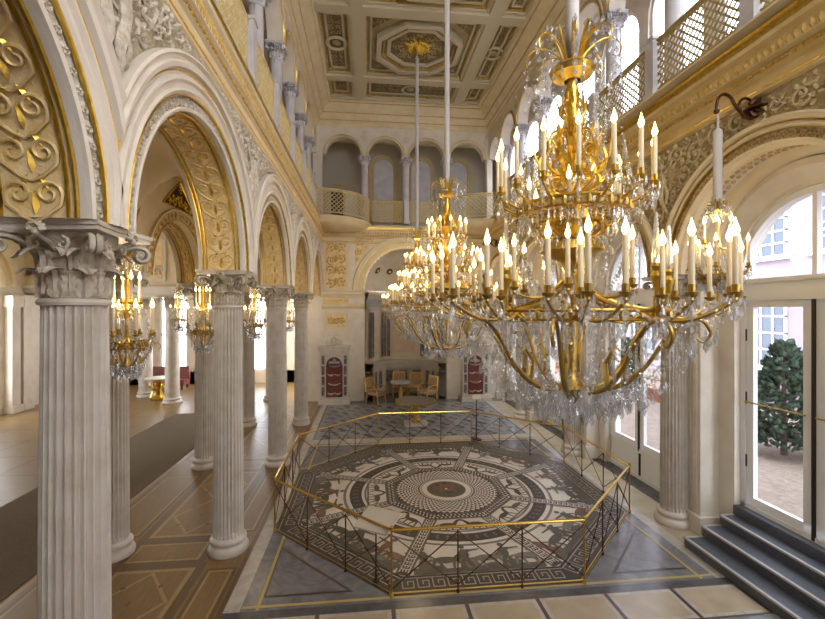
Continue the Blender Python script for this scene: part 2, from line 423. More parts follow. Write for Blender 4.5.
o = spandrel_mesh(WL(XL), 3).build('relief', M['relief'], wl); o.location = (0, CY[1], 0)
g = spandrel_ground(WL(XL)).build('relief_ground', M['field'], wl); g.location = (0, CY[1], 0)
for y in CY[2:5]:
    for q in (o, g):
        c = q.copy(); COL.objects.link(c); c.location = (0, y, 0); c.parent = wl

# cornice under the left gallery
CORN = [(.004,6.24),(.03,6.26),(.03,6.33),(.012,6.35),(.012,6.45),(.05,6.48),(.05,6.54),(.09,6.57),(.09,6.72),(.13,6.75),(.13,6.88),(.06,6.90),(.06,DECK-.035),(-.3,DECK-.035),(-.3,6.24)]
def gcornice(name, F, a0, a1, ext=1.0):
    m = MB(); run(m, F, a0, a1, [(c*ext, b) for c, b in CORN])
    o = S(name, m, M['cornice'] if ext > 1.7 else M['cream'], None, 25)
    g = MB()
    for c, b, h in ((.03,6.31,.012),(.05,6.525,.01),(.13,6.84,.03)):
        run(g, F, a0, a1, [(c*ext-.02,b-h),(c*ext+.008,b-h),(c*ext+.016,b),(c*ext+.008,b+h),(c*ext-.02,b+h)])
    g.build('gilt_line', M['gold'], o)
    d = MB(); n = int((a1-a0)/.09)
    for i in range(n):
        a = a0+.045+i*.09
        leaflet(d, lambda x, y, z: F(x, y, .09*ext+z), a, 6.58, PI/2, .13, .035, .03)
        slab(d, F, a-.022, a+.022, 6.485, 6.515, .05*ext, .05*ext+.025)
    d.build('carved_band', M['pgold'], o)
    if ext > 1.7:                                          # gilt egg moulding under the right gallery
        d = MB(); run(d, F, a0, a1, [(.06*ext,6.90),(.10*ext,6.905),(.125*ext,6.95),(.06*ext,6.96)])
        for i in range(int((a1-a0)/.11)):
            a = a0+.055+i*.11; leaflet(d, lambda x, y, z: F(x, y, .09*ext+z), a, 6.90, PI/2, .06, .04, .05)
        d.build('gilt_egg_moulding', M['gold'], o)
    return o
gcornice('trim_6', WL(XL), YC[0]-HP, YF)

# ---- second row of the left arcade and the sail vaults between
XB = -3.5
w = MB()
arcade(w, WL(XB), YC, 1.08, SPR, 6.6, HP, .5)
S('wall_left', w, M['cream']).name = 'wall_left_aisle'
v = MB(); VX0, VX1, VH = XB-.02, XL-.58, 1.9
xm, hx = (VX0+VX1)/2, (VX1-VX0)/2
def vz(x, y): return SPR + VH*max(math.sqrt(max(0,1-((x-xm)/hx)**2)), math.sqrt(max(0,1-(y/HP)**2)))
for yc in YC:
    nx, ny = 16, 32
    v.grid([[(xm-hx*cos(PI*i/nx), yc-HP*cos(PI*j/ny), vz(xm-hx*cos(PI*i/nx), -HP*cos(PI*j/ny))) for j in range(ny+1)] for i in range(nx+1)])
S('ceiling_aisle', v, M['cream'])
protoB = thing('trim_7', (0,0,0), None, None); protoB['kind'] = 'structure'
FB = WL(XB)
m = MB(); arcs(m, FB, 0, SPR, [(1.08,0),(1.08,.02),(1.12,.03),(1.24,.03),(1.26,.05),(1.29,.05),(1.29,0)]); m.build('archivolt', M['cream'], protoB)
g = MB()
for r in (1.1, 1.25): arcs(g, FB, 0, SPR, [(r-.01,.02),(r-.006,.05),(r+.006,.05),(r+.01,.02)])
rn = random.Random(9)
for i in range(24):
    t = PI*(i+.5)/24; scroll(g, lambda a,b,c: FB(a,b,c+.03), 1.18*cos(t), SPR+1.18*sin(t), .055, rn, c=.02, leaves=2, tr=.011)
g.build('gilt_line', M['pgold'], protoB)
# gilt triangular lunette above the arch
g = MB(); g.tube([FB(-HP*cos(PI*i/32), SPR+VH*sin(PI*i/32)-.03, .03) for i in range(33)], .03, 6); g.build('gilt_groin', M['pgold'], protoB)
l = MB()
l.add([FB(-.62,5.47,.012),FB(.62,5.47,.012),FB(.1,5.93,.012),FB(-.1,5.93,.012)], [(0,1,2,3)])
lt = l.build('lunette', M['bronze'], protoB)
l = MB()
for a, b, r in ((0,5.62,.13),(-.26,5.58,.1),(.26,5.58,.1),(-.44,5.53,.06),(.44,5.53,.06),(0,5.83,.07)): scroll(l, lambda a,b,c: FB(a,b,c+.012), a, b, r, rn, c=.03, leaves=4)
for p in (((-.68,5.45),(0,5.98)),((.68,5.45),(0,5.98)),((-.68,5.45),(.68,5.45))):
    l.tube([FB(*p[0],.02), FB(*p[1],.02)], .016, 5)
l.build('lunette_ornament', M['gold'], protoB)
soffit(FB, 1.08, -.42, -.08, protoB, 12)
protoB.location = (0, YC[0], 0)
for k, y in enumerate(YC[1:]):
    c = clone(protoB, (0, y, 0), ''); del c['label']; c.name = 'trim_%d' % (k+8)

# ---- floors
f = MB(); f.box((-1.69, YN, -.3), (5.72, YF, 0)); f.box((5.72, YN, -.3), (6.1, YF, 0))
f.box((-.25, YF, -.3), (3.4, 19.2, 0))
S('floor', f, M['slate'])
f = MB(); f.box((-13, YN, -.3), (-1.69, 24, 0))
S('floor', f, M['oak'])

# ---- right wall
YR = [y + .05 for y in YC]
w = MB(); arcade(w, WR(XR), YC, 1.45, SPR, 6.3, HP, .6)
w.box((XR, YC[0]-HP, 6.3), (XR+.6, YF+.2, DECK))
for yc, y2 in zip([YC[0]-3.57]+YC, YC+[YC[-1]+3.57]):              # piers between the windows
    a0, a1 = yc+1.13, y2-1.13
    w.box((5.62, a0, 0), (6.0, a1, 4.05)); w.box((5.3, (a0+a1)/2-.36, 0), (5.62, (a0+a1)/2+.36, SPR))
    w.box((5.25, (a0+a1)/2-.42, 0), (5.63, (a0+a1)/2+.42, .28))
for y in YC:                                                      # splayed window arches
    n = 32
    w.grid([[(5.5 if r > 1.3 else X, y+.05+r*cos(PI*i/n)*k, 4.05+r*sin(PI*i/n)) for i in range(n+1)] for X, r, k in ((5.5,1.45,1),(5.52,1.36,1),(5.66,1.18,1),(5.66,1.13,1),(6.0,1.13,1))])
    ca = math.atan2(1.9, HP); ang = sorted([PI*i/n for i in range(n+1)]+[ca, PI-ca]); inn, out = [], []
    for t in ang:
        k = min(HP/max(abs(cos(t)),1e-6), 1.9/max(sin(t),1e-6))
        inn.append((6.0, y+.05+1.13*cos(t), 4.05+1.13*sin(t))); out.append((6.0, y+k*cos(t), 4.05+k*sin(t)))
    w.grid([inn, out])
    w.box((5.51, y-HP, 5.62), (5.99, y+HP, 6.2))
wr = S('wall_right', w, M['plaster'])
pil = MB()
for y in CY[1:]:
    for k in range(5): pil.box((5.28, y-.3+k*.13, .35), (5.3, y-.3+k*.13+.08, 3.6))
pil.build('pilaster_fluting', M['plaster'], wr, 0)
protoR = thing('trim_13', (0,0,0), None, None); protoR['kind'] = 'structure'
FR = WR(XR)
m = MB(); arcs(m, FR, 0, SPR, [(1.6,0),(1.6,.05),(1.63,.07),(1.66,.05),(1.68,.05),(1.70,.09),(1.74,.10),(1.765,.07),(1.765,0)])
arcs(m, FR, 0, SPR, [(1.45,-.01),(1.45,.03),(1.475,.04),(1.485,.03),(1.485,0)])
arcs(m, FR, 0, SPR, [(1.45,-.02),(1.41,-.05),(1.41,-.12),(1.45,-.14)]); arcs(m, FR, 0, SPR, [(1.45,-.4),(1.40,-.43),(1.36,-.5),(1.36,-.62)])
m.build('archivolt', M['cream'], protoR)
g = MB()
for r in (1.592, 1.672): arcs(g, FR, 0, SPR, [(r,.0),(r-.008,.052),(r,.062),(r+.008,.052),(r+.008,0)])
g.build('gilt_line', M['gold'], protoR)
e = MB(); n = 46
for i in range(n):
    t = PI*(i+.5)/n; a, b = 1.54*cos(t), SPR+1.54*sin(t)
    for s in (-1, 1):
        e.tube([FR(x,y,.012) for x,y in spiral(a+s*.022*cos(t), b+s*.022*sin(t), .04, 1.1, t+PI/2*s, s, 8)], .009, 4)
    leaflet(e, FR, a, b, t+PI/2, .06, .02, .03)
    for c in (-.2,-.3):
        G = lambda x, y, h: FR((1.44-h)*cos(t+y), SPR+(1.44-h)*sin(t+y), c+x)
        e.tube([G(x,y,.01) for x,y in spiral(0,0,.035,1.1,0,1,6)], .008, 4)
e.build('carved_band', M['pgold'], protoR)
protoR.location = (0, YC[0], 0)
for k, y in enumerate(YC[1:]):
    c = clone(protoR, (0, y, 0), ''); del c['label']; c.name = 'trim_%d' % (k+14)
o = spandrel_mesh(FR, 12, 1.765).build('relief', M['reliefw'], wr); o.location = (0, CY[1], 0)
g = spandrel_ground(FR, 1.765).build('relief_ground', M['fieldw'], wr); g.location = (0, CY[1], 0)
for y in CY[2:5]:
    for q in (o, g):
        c = q.copy(); COL.objects.link(c); c.location = (0, y, 0); c.parent = wr
gcornice('trim_18', WR(XR), YC[0]-HP, YF, 2.0)

# ---- far wall, lower storey: central niche, gilt relief panels
NX, NR, NS = 1.57, 1.65, 4.4
w = MB(); FF = WF(YF); n = 36
inn, out = [], []
a0, a1, zt = XL, XR, DECK
angs = sorted([PI*i/n for i in range(n+1)] + [math.atan2(zt-NS, a1-NX), PI-math.atan2(zt-NS, NX-a0)])
for t in angs:
    k = min(((a1-NX) if cos(t) > 0 else (NX-a0))/max(abs(cos(t)),1e-6), (zt-NS)/max(sin(t),1e-6))
    inn.append(FF(NX+NR*cos(t), NS+NR*sin(t), 0)); out.append(FF(NX+k*cos(t), NS+k*sin(t), 0))
w.grid([inn, out])
w.box((a0, YF, 0), (NX-NR, YF+.4, NS)); w.box((NX+NR, YF, 0), (a1, YF+.4, NS))
w.box((a0-.6, YF+.1, 0), (a0, YF+.5, DECK)); w.box((a1, YF, 0), (a1+1.2, YF+.4, DECK))
wf = S('wall_back', w, M['plaster'])
m = MB()
for x in (-1.2, 4.32):
    frame(m, FF, x-.5, x+.5, 4.36, 6.5, .05, 0, .03); frame(m, FF, x-.42, x+.42, 2.85, 3.5, .04, 0, .025); frame(m, FF, x-.46, x+.46, 2.6, 3.62, .03, 0, .02)
m.build('panel_frame', M['cream'], wf)
m = MB(); rn = random.Random(21)
for x in (-1.2, 4.32):
    slab(m, FF, x-.42, x+.42, 4.44, 6.42, 0, .008); slab(m, FF, x-.48, x+.48, 3.86, 4.08, 0, .02); slab(m, FF, x-.36, x+.36, 2.92, 3.44, 0, .006)
for s in (-1, 1):
    pts = []
    for i in range(13):
        t = R(24)+(R(80)-R(24))*i/12; pts.append((NX+s*2.22*cos(t), NS+2.22*sin(t)))
    pts.append((NX+s*.45, 6.6)); pts.append((NX+s*2.05, 6.6))
    m.add([FF(a,b,.01) for a,b in pts], [tuple(range(len(pts)))])
m.build('panel_ground', M['goldfield'], wf)
m = MB()
for x in (-1.2, 4.32):
    for z in (4.7, 5.15, 5.6, 6.05):
        for s in (-1, 1): scroll(m, FF, x+s*.2, z+rn.uniform(-.05,.05), .19, rn, c=.04)
        leaflet(m, FF, x, z-.1, PI/2, .3, .09, .05)
    for k in range(8): scroll(m, FF, x-.42+.12*k, 3.97, .07, rn, c=.03, leaves=2)
    for dx in (-.2,.0,.2): scroll(m, FF, x+dx, 3.18, .14, rn, c=.03)
for s in (-1, 1):
    for a, b, r in ((1.85,6.35,.2),(1.45,6.42,.15),(1.9,5.92,.14),(1.15,6.5,.09),(1.62,6.12,.09),(1.95,5.62,.07)): scroll(m, FF, NX+s*a, b, r, rn, c=.04)
m.build('gilt_relief', M['pgold'], wf)
m = MB(); arcs(m, FF, NX, NS, [(1.65,-.02),(1.65,.05),(1.72,.07),(1.74,.03),(1.92,.03),(1.95,.09),(2.1,.1),(2.14,.05),(2.14,0)]); 
for s0, s1 in ((XL, NX-NR), (NX+NR, XR)):
    run(m, FF, s0, s1, [(0,4.1),(.04,4.12),(.06,4.2),(.1,4.24),(.1,4.32),(0,4.34)]); run(m, FF, s0, s1, [(0,3.66),(.05,3.7),(.08,3.78),(.08,3.84),(0,3.86)])
m.build('archivolt', M['cream'], wf)
m = MB()
for r in (1.735, 1.935): arcs(m, FF, NX, NS, [(r-.012,.02),(r-.01,.06),(r+.01,.06),(r+.012,.02)])
m.build('gilt_line', M['gold'], wf)
gcornice('trim_19', WF(YF), XL, XR, 1.6)
# niche: half drum with panels, a semi-dome
def drum(mb, r, z0, z1, a0=0, a1=PI, n=36, mi=0, y0=YF):
    mb.grid([[(NX+r*cos(a0+(a1-a0)*i/n), y0+r*sin(a0+(a1-a0)*i/n), z) for i in range(n+1)] for z in (z0, z1)], mi)
m = MB(); drum(m, NR, 0, 4.4)
rows = []
for j in range(13):
    ph = PI/2*j/12; rows.append([(NX+NR*cos(ph)*cos(PI*i/36), YF+NR*cos(ph)*sin(PI*i/36)*.98, NS+NR*sin(ph)) for i in range(37)])
m.grid(rows)
nw = S('wall_niche', m, M['plaster'])
m = MB()
def band(r0, r1, z0, z1, a0=0, a1=PI, n=36, mi=0, mb=None):
    mb = mb or m
    mb.grid([[(NX+r*cos(a0+(a1-a0)*i/n), YF+r*sin(a0+(a1-a0)*i/n), z) for i in range(n+1)] for r, z in ((r0,z0),(r1,z0),(r1,z1),(r0,z1))], mi)
band(NR, NR-.1, 3.62, 3.7); band(NR, NR-.05, 3.7, 4.05); band(NR, NR-.12, 4.05, 4.2); band(NR, NR-.16, 4.2, 4.3)
for a in (.02,.44,1.0,PI-1.0,PI-.44,PI-.02): band(NR,NR-.06,1.5,3.62,a-.06,a+.06,3)
m.build('entablature', M['marble'], nw)
for a0, a1 in ((.62,.86),(1.25,1.89),(PI-.86,PI-.62),(.14,.3),(PI-.3,PI-.14)):
    m = MB(); band(NR, NR-.03, 1.75, 3.35, a0, a1, 10); m.build('rose_panel', M['pink'], nw)
for a in (.44,1.0,PI-1.0,PI-.44):
    m = MB(); band(NR,NR-.09,1.62,3.5,a-.075,a+.075,3); m.build('marble_pilaster', M['dmarble'], nw)
    m = MB(); band(NR,NR-.07,1.62,3.5,a-.21,a-.12,2); m.build('marble_pilaster', M['dmarble'], nw)
m = MB(); band(NR,NR-.055,3.72,4.03); m.build('marble_frieze', M['gmarble'], nw)
for a in (PI*.2, PI*.36, PI*.5, PI*.64, PI*.8):
    m = MB(); c = cos(.55); p = Vector((NX+NR*c*cos(a), YF+NR*c*sin(a), NS+NR*sin(.55))); q = (Vector((NX,YF,NS))-p).normalized()
    m.M = Matrix.Translation(p+q*.015) @ q.to_track_quat('Z','Y').to_matrix().to_4x4()
    m.lathe([(.0,.03),(.13,.02),(.15,0)], 16, mi=1); m.lathe([(.15,0),(.16,.03),(.19,.03),(.2,0)], 16, mi=0)
    m.ball((0,0,.03), .07, 8, 5, 0, (1,1,.6)); m.M = None; m.build('medallion', [M['cream'], M['bronze']], nw)
m = MB()
for a0, a1 in ((.0,PI*.3),(PI*.7,PI)): band(NR-.02,NR-.32,0,1.35,a0,a1,10)
band(NR-.02,NR-.24,1.1,1.35,0,PI,30); band(NR-.0,NR-.36,1.35,1.46,0,PI,36)
band(NR-.02,NR-.1,0,1.1,PI*.3,PI*.7,12)
ds = m.build('dado', M['marble'], nw)
for a in (.16,.45,.72,PI-.16,PI-.45,PI-.72):
    m = MB(); band(NR-.3,NR-.33,.35,1.05,a-.08,a+.08,3); m.build('dado_panel', M['dmarble'], nw)
for a in (1.15,PI/2,PI-1.15):
    m = MB(); band(NR-.08,NR-.26,.6,1.0,a-.12,a+.12,4); m.build('dado_panel', M['dmarble'], nw)
# ------------------------------------------------------------------ columns
def shaft_rows(r0, r1, z0, z1, nf=24, flute=True, rows=7):
    out = []
    for i in range(rows+1):
        t = i/rows; z = z0+(z1-z0)*t; r = r0 + (r1-r0)*(t**1.6); ring = []
        d = .19 if flute else 0
        if i in (0, rows): d = 0
        for k in range(nf):
            a = 2*PI*k/nf; h = 2*PI/nf
            if flute:
                for u, q in ((.0,0),(.16,0),(.3,.62),(.58,1),(.86,.62)): ring.append((r*(1-d*q)*cos(a+h*u), r*(1-d*q)*sin(a+h*u), z))
            else: ring.append((r*cos(a), r*sin(a), z))
        out.append(ring)
    return out
def shaft(mb, r0, r1, z0, z1, flute=True):
    if not flute: mb.grid(shaft_rows(r0, r1, z0, z1, 28, False, 5), 0, True); return
    rows = shaft_rows(r0, r1, z0, z1)
    # short stops where the flutes run out
    a = shaft_rows(r0, r1, z0, z1, rows=60); rows = [a[0], a[1]] + [a[i] for i in range(8, 60, 8)] + [a[59], a[60]]
    mb.grid(rows, 0, True)
def acanthus(mb, r, z0, h, w, curl, n=8):
    """one acanthus leaf hugging the bell on the +x side, its tip rolling outward"""
    rows = []
    n = 14
    for i in range(n+1):
        t = i/n; ser = abs(sin(t*PI*4.5))
        ww = w*(.72+.5*sin(PI*min(1,.15+.85*t))**.8)*(.66+.42*ser) * (1 if t < .85 else (1-t)/.15*.7+.3)
        z = z0 + h*sin(min(t,.82)/.82*PI/2) - (max(0,t-.78)/.22)**1.5*h*.2
        rad = r + .012 + .05*t*t + curl*max(0,(t-.45)/.55)**2
        rows.append([( rad - .02*abs(s)**1.5*(1 if t < .7 else -.6) + (.016 if s == 0 else (-.012 if abs(s) == .2 else (.012*ser if abs(s) == .55 else 0))), s*ww, z - .012*abs(s) + .012*(1-ser)*abs(s)) for s in (-1,-.8,-.55,-.2,0,.2,.55,.8,1)])
    mb.grid(rows)
def make_column(name, label, group, H=4.15, flute=True, r0=.212, r1=.192, caph=.5, mk='marble', ck='carve', hwk=1.88):
    t = thing(name, (0,0,0), label, 'column', group)
    bh = .24
    b = MB(); b.lathe([(0,0),(r0*1.32,0),(r0*1.36,.03),(r0*1.36,.06),(r0*1.28,.095),(r0*1.2,.105),(r0*1.14,.13),(r0*1.17,.155),(r0*1.22,.165),(r0*1.23,.185),(r0*1.17,.21),(r0*1.08,.22),(r0*1.02,bh),(0,bh)], 40)
    b.build('base', M[mk], t, 50)
    ct = H-.06; cb = H-caph
    s = MB(); shaft(s, r0, r1, bh, cb-.05, flute); s.lathe([(r1,cb-.05),(r1*1.1,cb-.045),(r1*1.14,cb-.025),(r1*1.1,cb-.008),(r1,cb)], 40)
    s.build('shaft', M[mk], t, 30)
    k = MB(); hc = ct-cb
    k.lathe([(r1*.98,cb),(r1*.98,cb+hc*.45),(r1*1.06,cb+hc*.75),(r1*1.3,ct-.03),(r1*1.3,ct),(0,ct)], 28)
    c = k.build('capital', M[ck], t, 40)
    for j in range(8):
        l = MB(); l.M = Matrix.Rotation(PI/4*j, 4, 'Z'); acanthus(l, r1, cb+.005, hc*.46, .075, .055); l.build('acanthus_leaf', M[ck], c, 60)
        l = MB(); l.M = Matrix.Rotation(PI/4*(j+.5), 4, 'Z'); acanthus(l, r1, cb+.03, hc*.70, .07, .075); l.build('acanthus_leaf', M[ck], c, 60)
    hw = r1*hwk
    for j in range(4):                                   # corner volutes, with a stalk rising from the leaves
        l = MB(); l.M = Matrix.Rotation(PI/4+PI/2*j, 4, 'Z'); R_ = hw*1.22
        pts = []
        for i in range(9):
            q = i/8; pts.append((r1*1.02+(R_-r1-.05)*q**1.6, 0, cb+hc*(.5+.42*sin(q*PI/2))))
        for i in range(1, 19):
            q = i/18; a = PI/2 - q*2*PI*1.25; rr = .062*(1-.75*q)
            pts.append((R_-.035+rr*cos(a), 0, cb+hc*.92-.062+rr*sin(a)))
        N = len(pts)
        for o in (-.02, .02): l.tube([(x, o, z) for x, y, z in pts], [.013+.008*min(1,i/8)-.010*max(0,(i-9)/18) for i in range(N)], 6)
        l.ball((R_-.035,0,cb+hc*.92-.062), .03, 8, 5, 0, (1,1.2,1)); l.build('volute', M[ck], c, 60)
        l = MB(); l.M = Matrix.Rotation(PI/2*j, 4, 'Z')
        for q in range(7):
            a = R(-90+30*q+0); l.M = Matrix.Rotation(PI/2*j, 4, 'Z')
            l.tube([(hw-.02, .01*sin(a), ct-.02), (hw+.025, .04*sin(a), ct+.0+.035*cos(a)-.01), (hw+.01, .062*sin(a), ct+.055*cos(a)-.01)], [.012,.018,.008], 5)
        l.ball((hw+.015,0,ct-.03), .026, 8, 5); l.tube([(r1*1.1,0,ct-.12),(r1*1.3,0,ct-.08),(hw,0,ct-.04)], [.012,.014,.012], 6)
        for sg in (-1, 1):
            p = spiral(sg*.085, ct-.085, .045, 1.2, PI/2, -sg, 10)
            l.tube([(r1*1.38, x, z) for x, z in p], [.014*(1-.05*i) for i in range(11)], 5)
        l.build('rosette', M[ck], c, 60)
    ab = MB()
    pts = []
    for j in range(4):
        a = PI/4+PI/2*j; b2 = a+PI/2
        P, Q = Vector((cos(a),sin(a)))*hw*1.32, Vector((cos(b2),sin(b2)))*hw*1.32
        for i in range(8):
            q = i/8; p = P.lerp(Q, q); p *= 1 - .11*sin(PI*q); pts.append((p.x,p.y))
    ab.prism(pts, ct, ct+.03); ab.prism([(x*1.04,y*1.04) for x, y in pts], ct+.03, H)
    ab.build('abacus', M[mk], c, 30)
    return t
colp = make_column('column', 'nearest fluted white column, largest in view, in front of the left arcade', 'fluted columns of the left arcade')
colp.location = (-2.05, 3.27, 0)
lab = ['', '', 'second fluted column of the hall-side row on the left, its base on the parquet', 'third fluted column of the hall-side row on the left, beside the brass barrier', 'fourth and farthest fluted column of the hall-side row on the left']
for k in (2,3,4): clone(colp, (-2.06, CY[k], 0), lab[k])
lab = ['', 'fluted column directly behind the nearest large column on the left', 'fluted column of the back row, behind and left of the second hall-side column', 'fluted column of the back row, behind the third hall-side column', 'fluted column of the back row nearest the far wall']
for k in (1,2,3,4): clone(colp, (-3.7, CY[k]+.03, 0), lab[k], group='fluted columns of the back row')
lab = ['', '', 'fluted column on the right between the steps and the second window', 'fluted column on the right between the second and third windows', 'farthest fluted column on the right near the far wall']
for k in (2,3,4): clone(colp, (5.17, CY[k]+.06, 0), lab[k], group='fluted columns of the right wall')
colf = make_column('column', 'smooth round column at the far left, nearest the gilt table', 'smooth columns at the far end of the left hall', flute=False, r0=.26, r1=.23, mk='marble')
colf.location = (-7.5, 17.5, 0)
for (x, y), l in zip(((-9.15,18.9),(-6.45,18.6),(-4.8,17.3),(-3.75,17.62)), ('smooth round column behind the gilt table in the left hall','smooth round column just right of the column by the gilt table','smooth white column deep behind the second and third fluted columns, left one of the pair','smooth white column deep behind the second and third fluted columns, right one of the pair')):
    clone(colf, (x, y, 0), l)
# ------------------------------------------------------------------ upper storey
UY = [CY[1]+HP*k for k in range(8)]          # column lines
UY = [y for y in UY if y < YF-.4]
UX = [NX+1.66*k for k in (-1,0,1)]
ULX, URX, UFY = -2.1, 5.12, 17.25
def make_upper(label, group):
    return make_column('gallery_column', label, group, H=2.75, flute=False, r0=.15, r1=.128, caph=.34, mk='lavender', ck='lavender', hwk=1.7)
up = make_upper('slim grey-white column of the left upper gallery nearest the camera', 'slim columns of the left upper gallery'); up.location = (ULX, UY[0]-HP, DECK+.0)
for i, y in enumerate(UY): clone(up, (ULX, y, DECK), 'slim column of the left upper gallery, %s from the camera' % ORD[i+1])
for i, x in enumerate(UX): clone(up, (x, UFY, DECK), '%s free-standing slim column of the far upper gallery counting from the left' % ORD[i], group='slim columns of the far upper gallery')
for i, y in enumerate(UY): clone(up, (URX, y, DECK), 'slim column before the right upper windows, %s from the camera' % ORD[i], group='slim columns before the right upper windows')
US = DECK+2.75
w = MB(); uc = [y+HP/2 for y in [UY[0]-HP]+UY[:-1]]; ue = (UY[-1]+YF)/2; he = (YF-UY[-1])/2
arcade(w, WL(ULX+.16), uc, .72, US, 10.85, HP/2, .32, 16)
arcade(w, WL(ULX+.16), [ue], .6, US, 10.85, he, .32, 16)
w.box((ULX-.9, -3, 10.85), (ULX+.16, YF+.4, 11.0))
wu = S('wall_left_upper', w, M['plaster'])
w = MB(); arcade(w, WR(URX-.16), uc, .72, US, 10.85, HP/2, .32, 16)
arcade(w, WR(URX-.16), [ue], .6, US, 10.85, he, .32, 16); w.box((URX-.16, -3, 10.85), (URX+.9, YF+.4, 11.0))
wru = S('wall_right_upper', w, M['plaster'])
w = MB(); fc = [NX+1.66*k for k in (-1.5,-.5,.5,1.5)]
arcade(w, WF(UFY-.16), fc, .69, US, 10.85, .83, .32, 16)
w.box((ULX, UFY-.16, DECK), (fc[0]-.83, UFY+.16, 10.85)); w.box((fc[-1]+.83, UFY-.16, DECK), (URX, UFY+.16, 10.85)); w.box((ULX, UFY-.16, 10.85), (URX, UFY+.9, 11.0))
wfu = S('wall_back_upper', w, M['plaster'])
for F, cs, r, par in ((WL(ULX+.16), uc, .72, wu), (WR(URX-.16), uc, .72, wru), (WF(UFY-.16), fc, .69, wfu)):
    rn = random.Random(5)
    for c in cs:
        m = MB(); g = MB()
        arcs(m, F, c, US, [(r,-.005),(r,.03),(r+.05,.045),(r+.07,.03),(r+.09,.03),(r+.1,0)], 20)
        arcs(g, F, c, US, [(r+.055,.035),(r+.06,.058),(r+.075,.058),(r+.08,.03)], 20)
        scroll(m, F, c+(HP/2 if cs is uc else .83), US+.68, .13, rn, c=.04); scroll(m, F, c+(HP/2 if cs is uc else .83), US+.94, .08, rn, c=.04)
        m.build('archivolt', M['cream'], par); g.build('gilt_line', M['gold'], par)
# gallery decks, back walls and ceilings
d = MB(); d.box((-4.4, YN, 6.75), (XL-.02, YF+.1, DECK-.01)); d.box((XR+.02, YN, 6.75), (6.0, YF+.1, DECK-.01)); d.box((-4.4, YF+.02, 6.75), (6.0, 19.6, DECK-.01))
S('floor_gallery', d, M['cream'])
w = MB(); w.box((-4.5, YN, DECK), (-4.3, 19.4, 10.9))
w1 = S('wall_left_gallery', w, M['gwall'])
m = MB()
for c in uc: frame(m, WL(-4.3), c-.6, c+.6, DECK+.5, DECK+2.9, .07, 0, .04); 
m.build('panel_frame', M['pgold'], w1)
m = MB()
for c in uc: m.ball((-4.28, c, DECK+3.25), .16, 10, 6, 0, (.3,1,1))
m.build('medallion', M['bronze'], w1)
w = MB(); w.box((-4.5, 18.9, DECK), (6.0, 19.1, 10.9))
w2 = S('wall_back_gallery', w, M['gwall'])
m = MB(); g = MB(); FB2 = WF(18.9)
for i, c in enumerate(fc):
    g_, r_ = (.42, DECK+2.8)
    if i == 0:
        slab(g, FB2, c-.02, c+.5, DECK+.1, DECK+1.75, 0, .02, 0); frame(m, FB2, c-.06, c+.54, DECK+.0, DECK+1.8, .05, 0, .05)
        frame(m, FB2, c-.6, c+.6, DECK+2.0, DECK+2.07, .03, 0, .05)
        g.build('wall_panel', M['lavender'], w2); m.build('panel_frame', M['pgold'], w2)
        continue
    m, g = MB(), MB(); slab(g, FB2, c-.42, c+.42, DECK+.3, r_, 0, .015); g.add([FB2(c+.42*cos(PI*k/14), r_+.42*sin(PI*k/14), .0155) for k in range(15)], [tuple(range(15))])
    for rr in (.45, .6):
        arcs(m, FB2, c, r_, [(rr,0),(rr,.03),(rr+.03,.04),(rr+.05,0)], 16)
        for s in (-1, 1): slab(m, FB2, c+s*(rr+.025)-.025, c+s*(rr+.025)+.025, DECK+.3, r_, 0, .035)
    g.build('wall_panel', M['lavender'], w2); m.build('panel_frame', M['pgold'], w2)
w = MB(); w.box((-4.1, 18.86, DECK), (-4.0, 18.9, 9)); 
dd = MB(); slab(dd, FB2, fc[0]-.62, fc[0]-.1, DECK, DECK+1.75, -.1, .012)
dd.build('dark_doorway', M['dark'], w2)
c = MB(); c.box((-4.5, YN, 10.9), (ULX+.1, 19.1, 11.0)); c.box((ULX, UFY, 10.9), (6.0, 19.1, 11.0)); c.box((URX-.1, YN, 10.9), (6.0, 19.1, 11.0))
S('ceiling_gallery', c, M['cream'])
# upper right windows
w = MB(); X0 = 5.8
lo = DECK+.7
uc = uc+[ue]
edges = [YN] + sum([[c-.74, c+.74] for c in uc], []) + [19.1]
for a, b in zip(edges[0::2], edges[1::2]): w.box((X0, a, DECK), (X0+.12, b, 10.9))
for c in uc:
    w.box((X0, c-.74, DECK), (X0+.12, c+.74, lo)); n = 14
    F = WR(X0)
    inn = [(c+.74*cos(PI*i/n), 9.6+.74*sin(PI*i/n)) for i in range(n+1)]; out = [(c+.74*cos(PI*i/n), 10.9) for i in range(n+1)]
    w.grid([[F(a,b,0) for a,b in inn], [F(a,b,0) for a,b in out]]); w.grid([[F(a,b,0) for a,b in inn], [F(a,b,-.12) for a,b in inn]])
S('wall_right_clerestory', w, M['plaster'])
win = None
for i, c in enumerate(uc):
    if win is None:
        o = thing('window_1', (X0+.08, c, 0), None, None); o['kind'] = 'structure'
        m = MB(); F = WR(0)
        for a in (-.7,.7): slab(m, F, a-.04, a+.04, lo, 9.6, -.03, .03)
        slab(m, F, -.03, .03, lo, 10.15, -.03, .03); slab(m, F, -.74, .74, lo, lo+.08, -.03, .03); slab(m, F, -.74, .74, 9.0, 9.08, -.03, .03)
        arcs(m, F, 0, 9.6, [(.74,-.03),(.74,.03),(.67,.03),(.67,-.03)], 14)
        m.build('window_frame', M['wframe'], o)
        g = MB(); g.add([F(-.7,lo,0),F(.7,lo,0)]+[F(.7*cos(PI*k/12),9.6+.7*sin(PI*k/12),0) for k in range(13)], [tuple(range(15))]); g.build('pane', M['pane'], o)
        win = o
    else:
        k = clone(win, (X0+.08, c, 0), ''); del k['label']; k.name = 'window_%d' % (i+1)
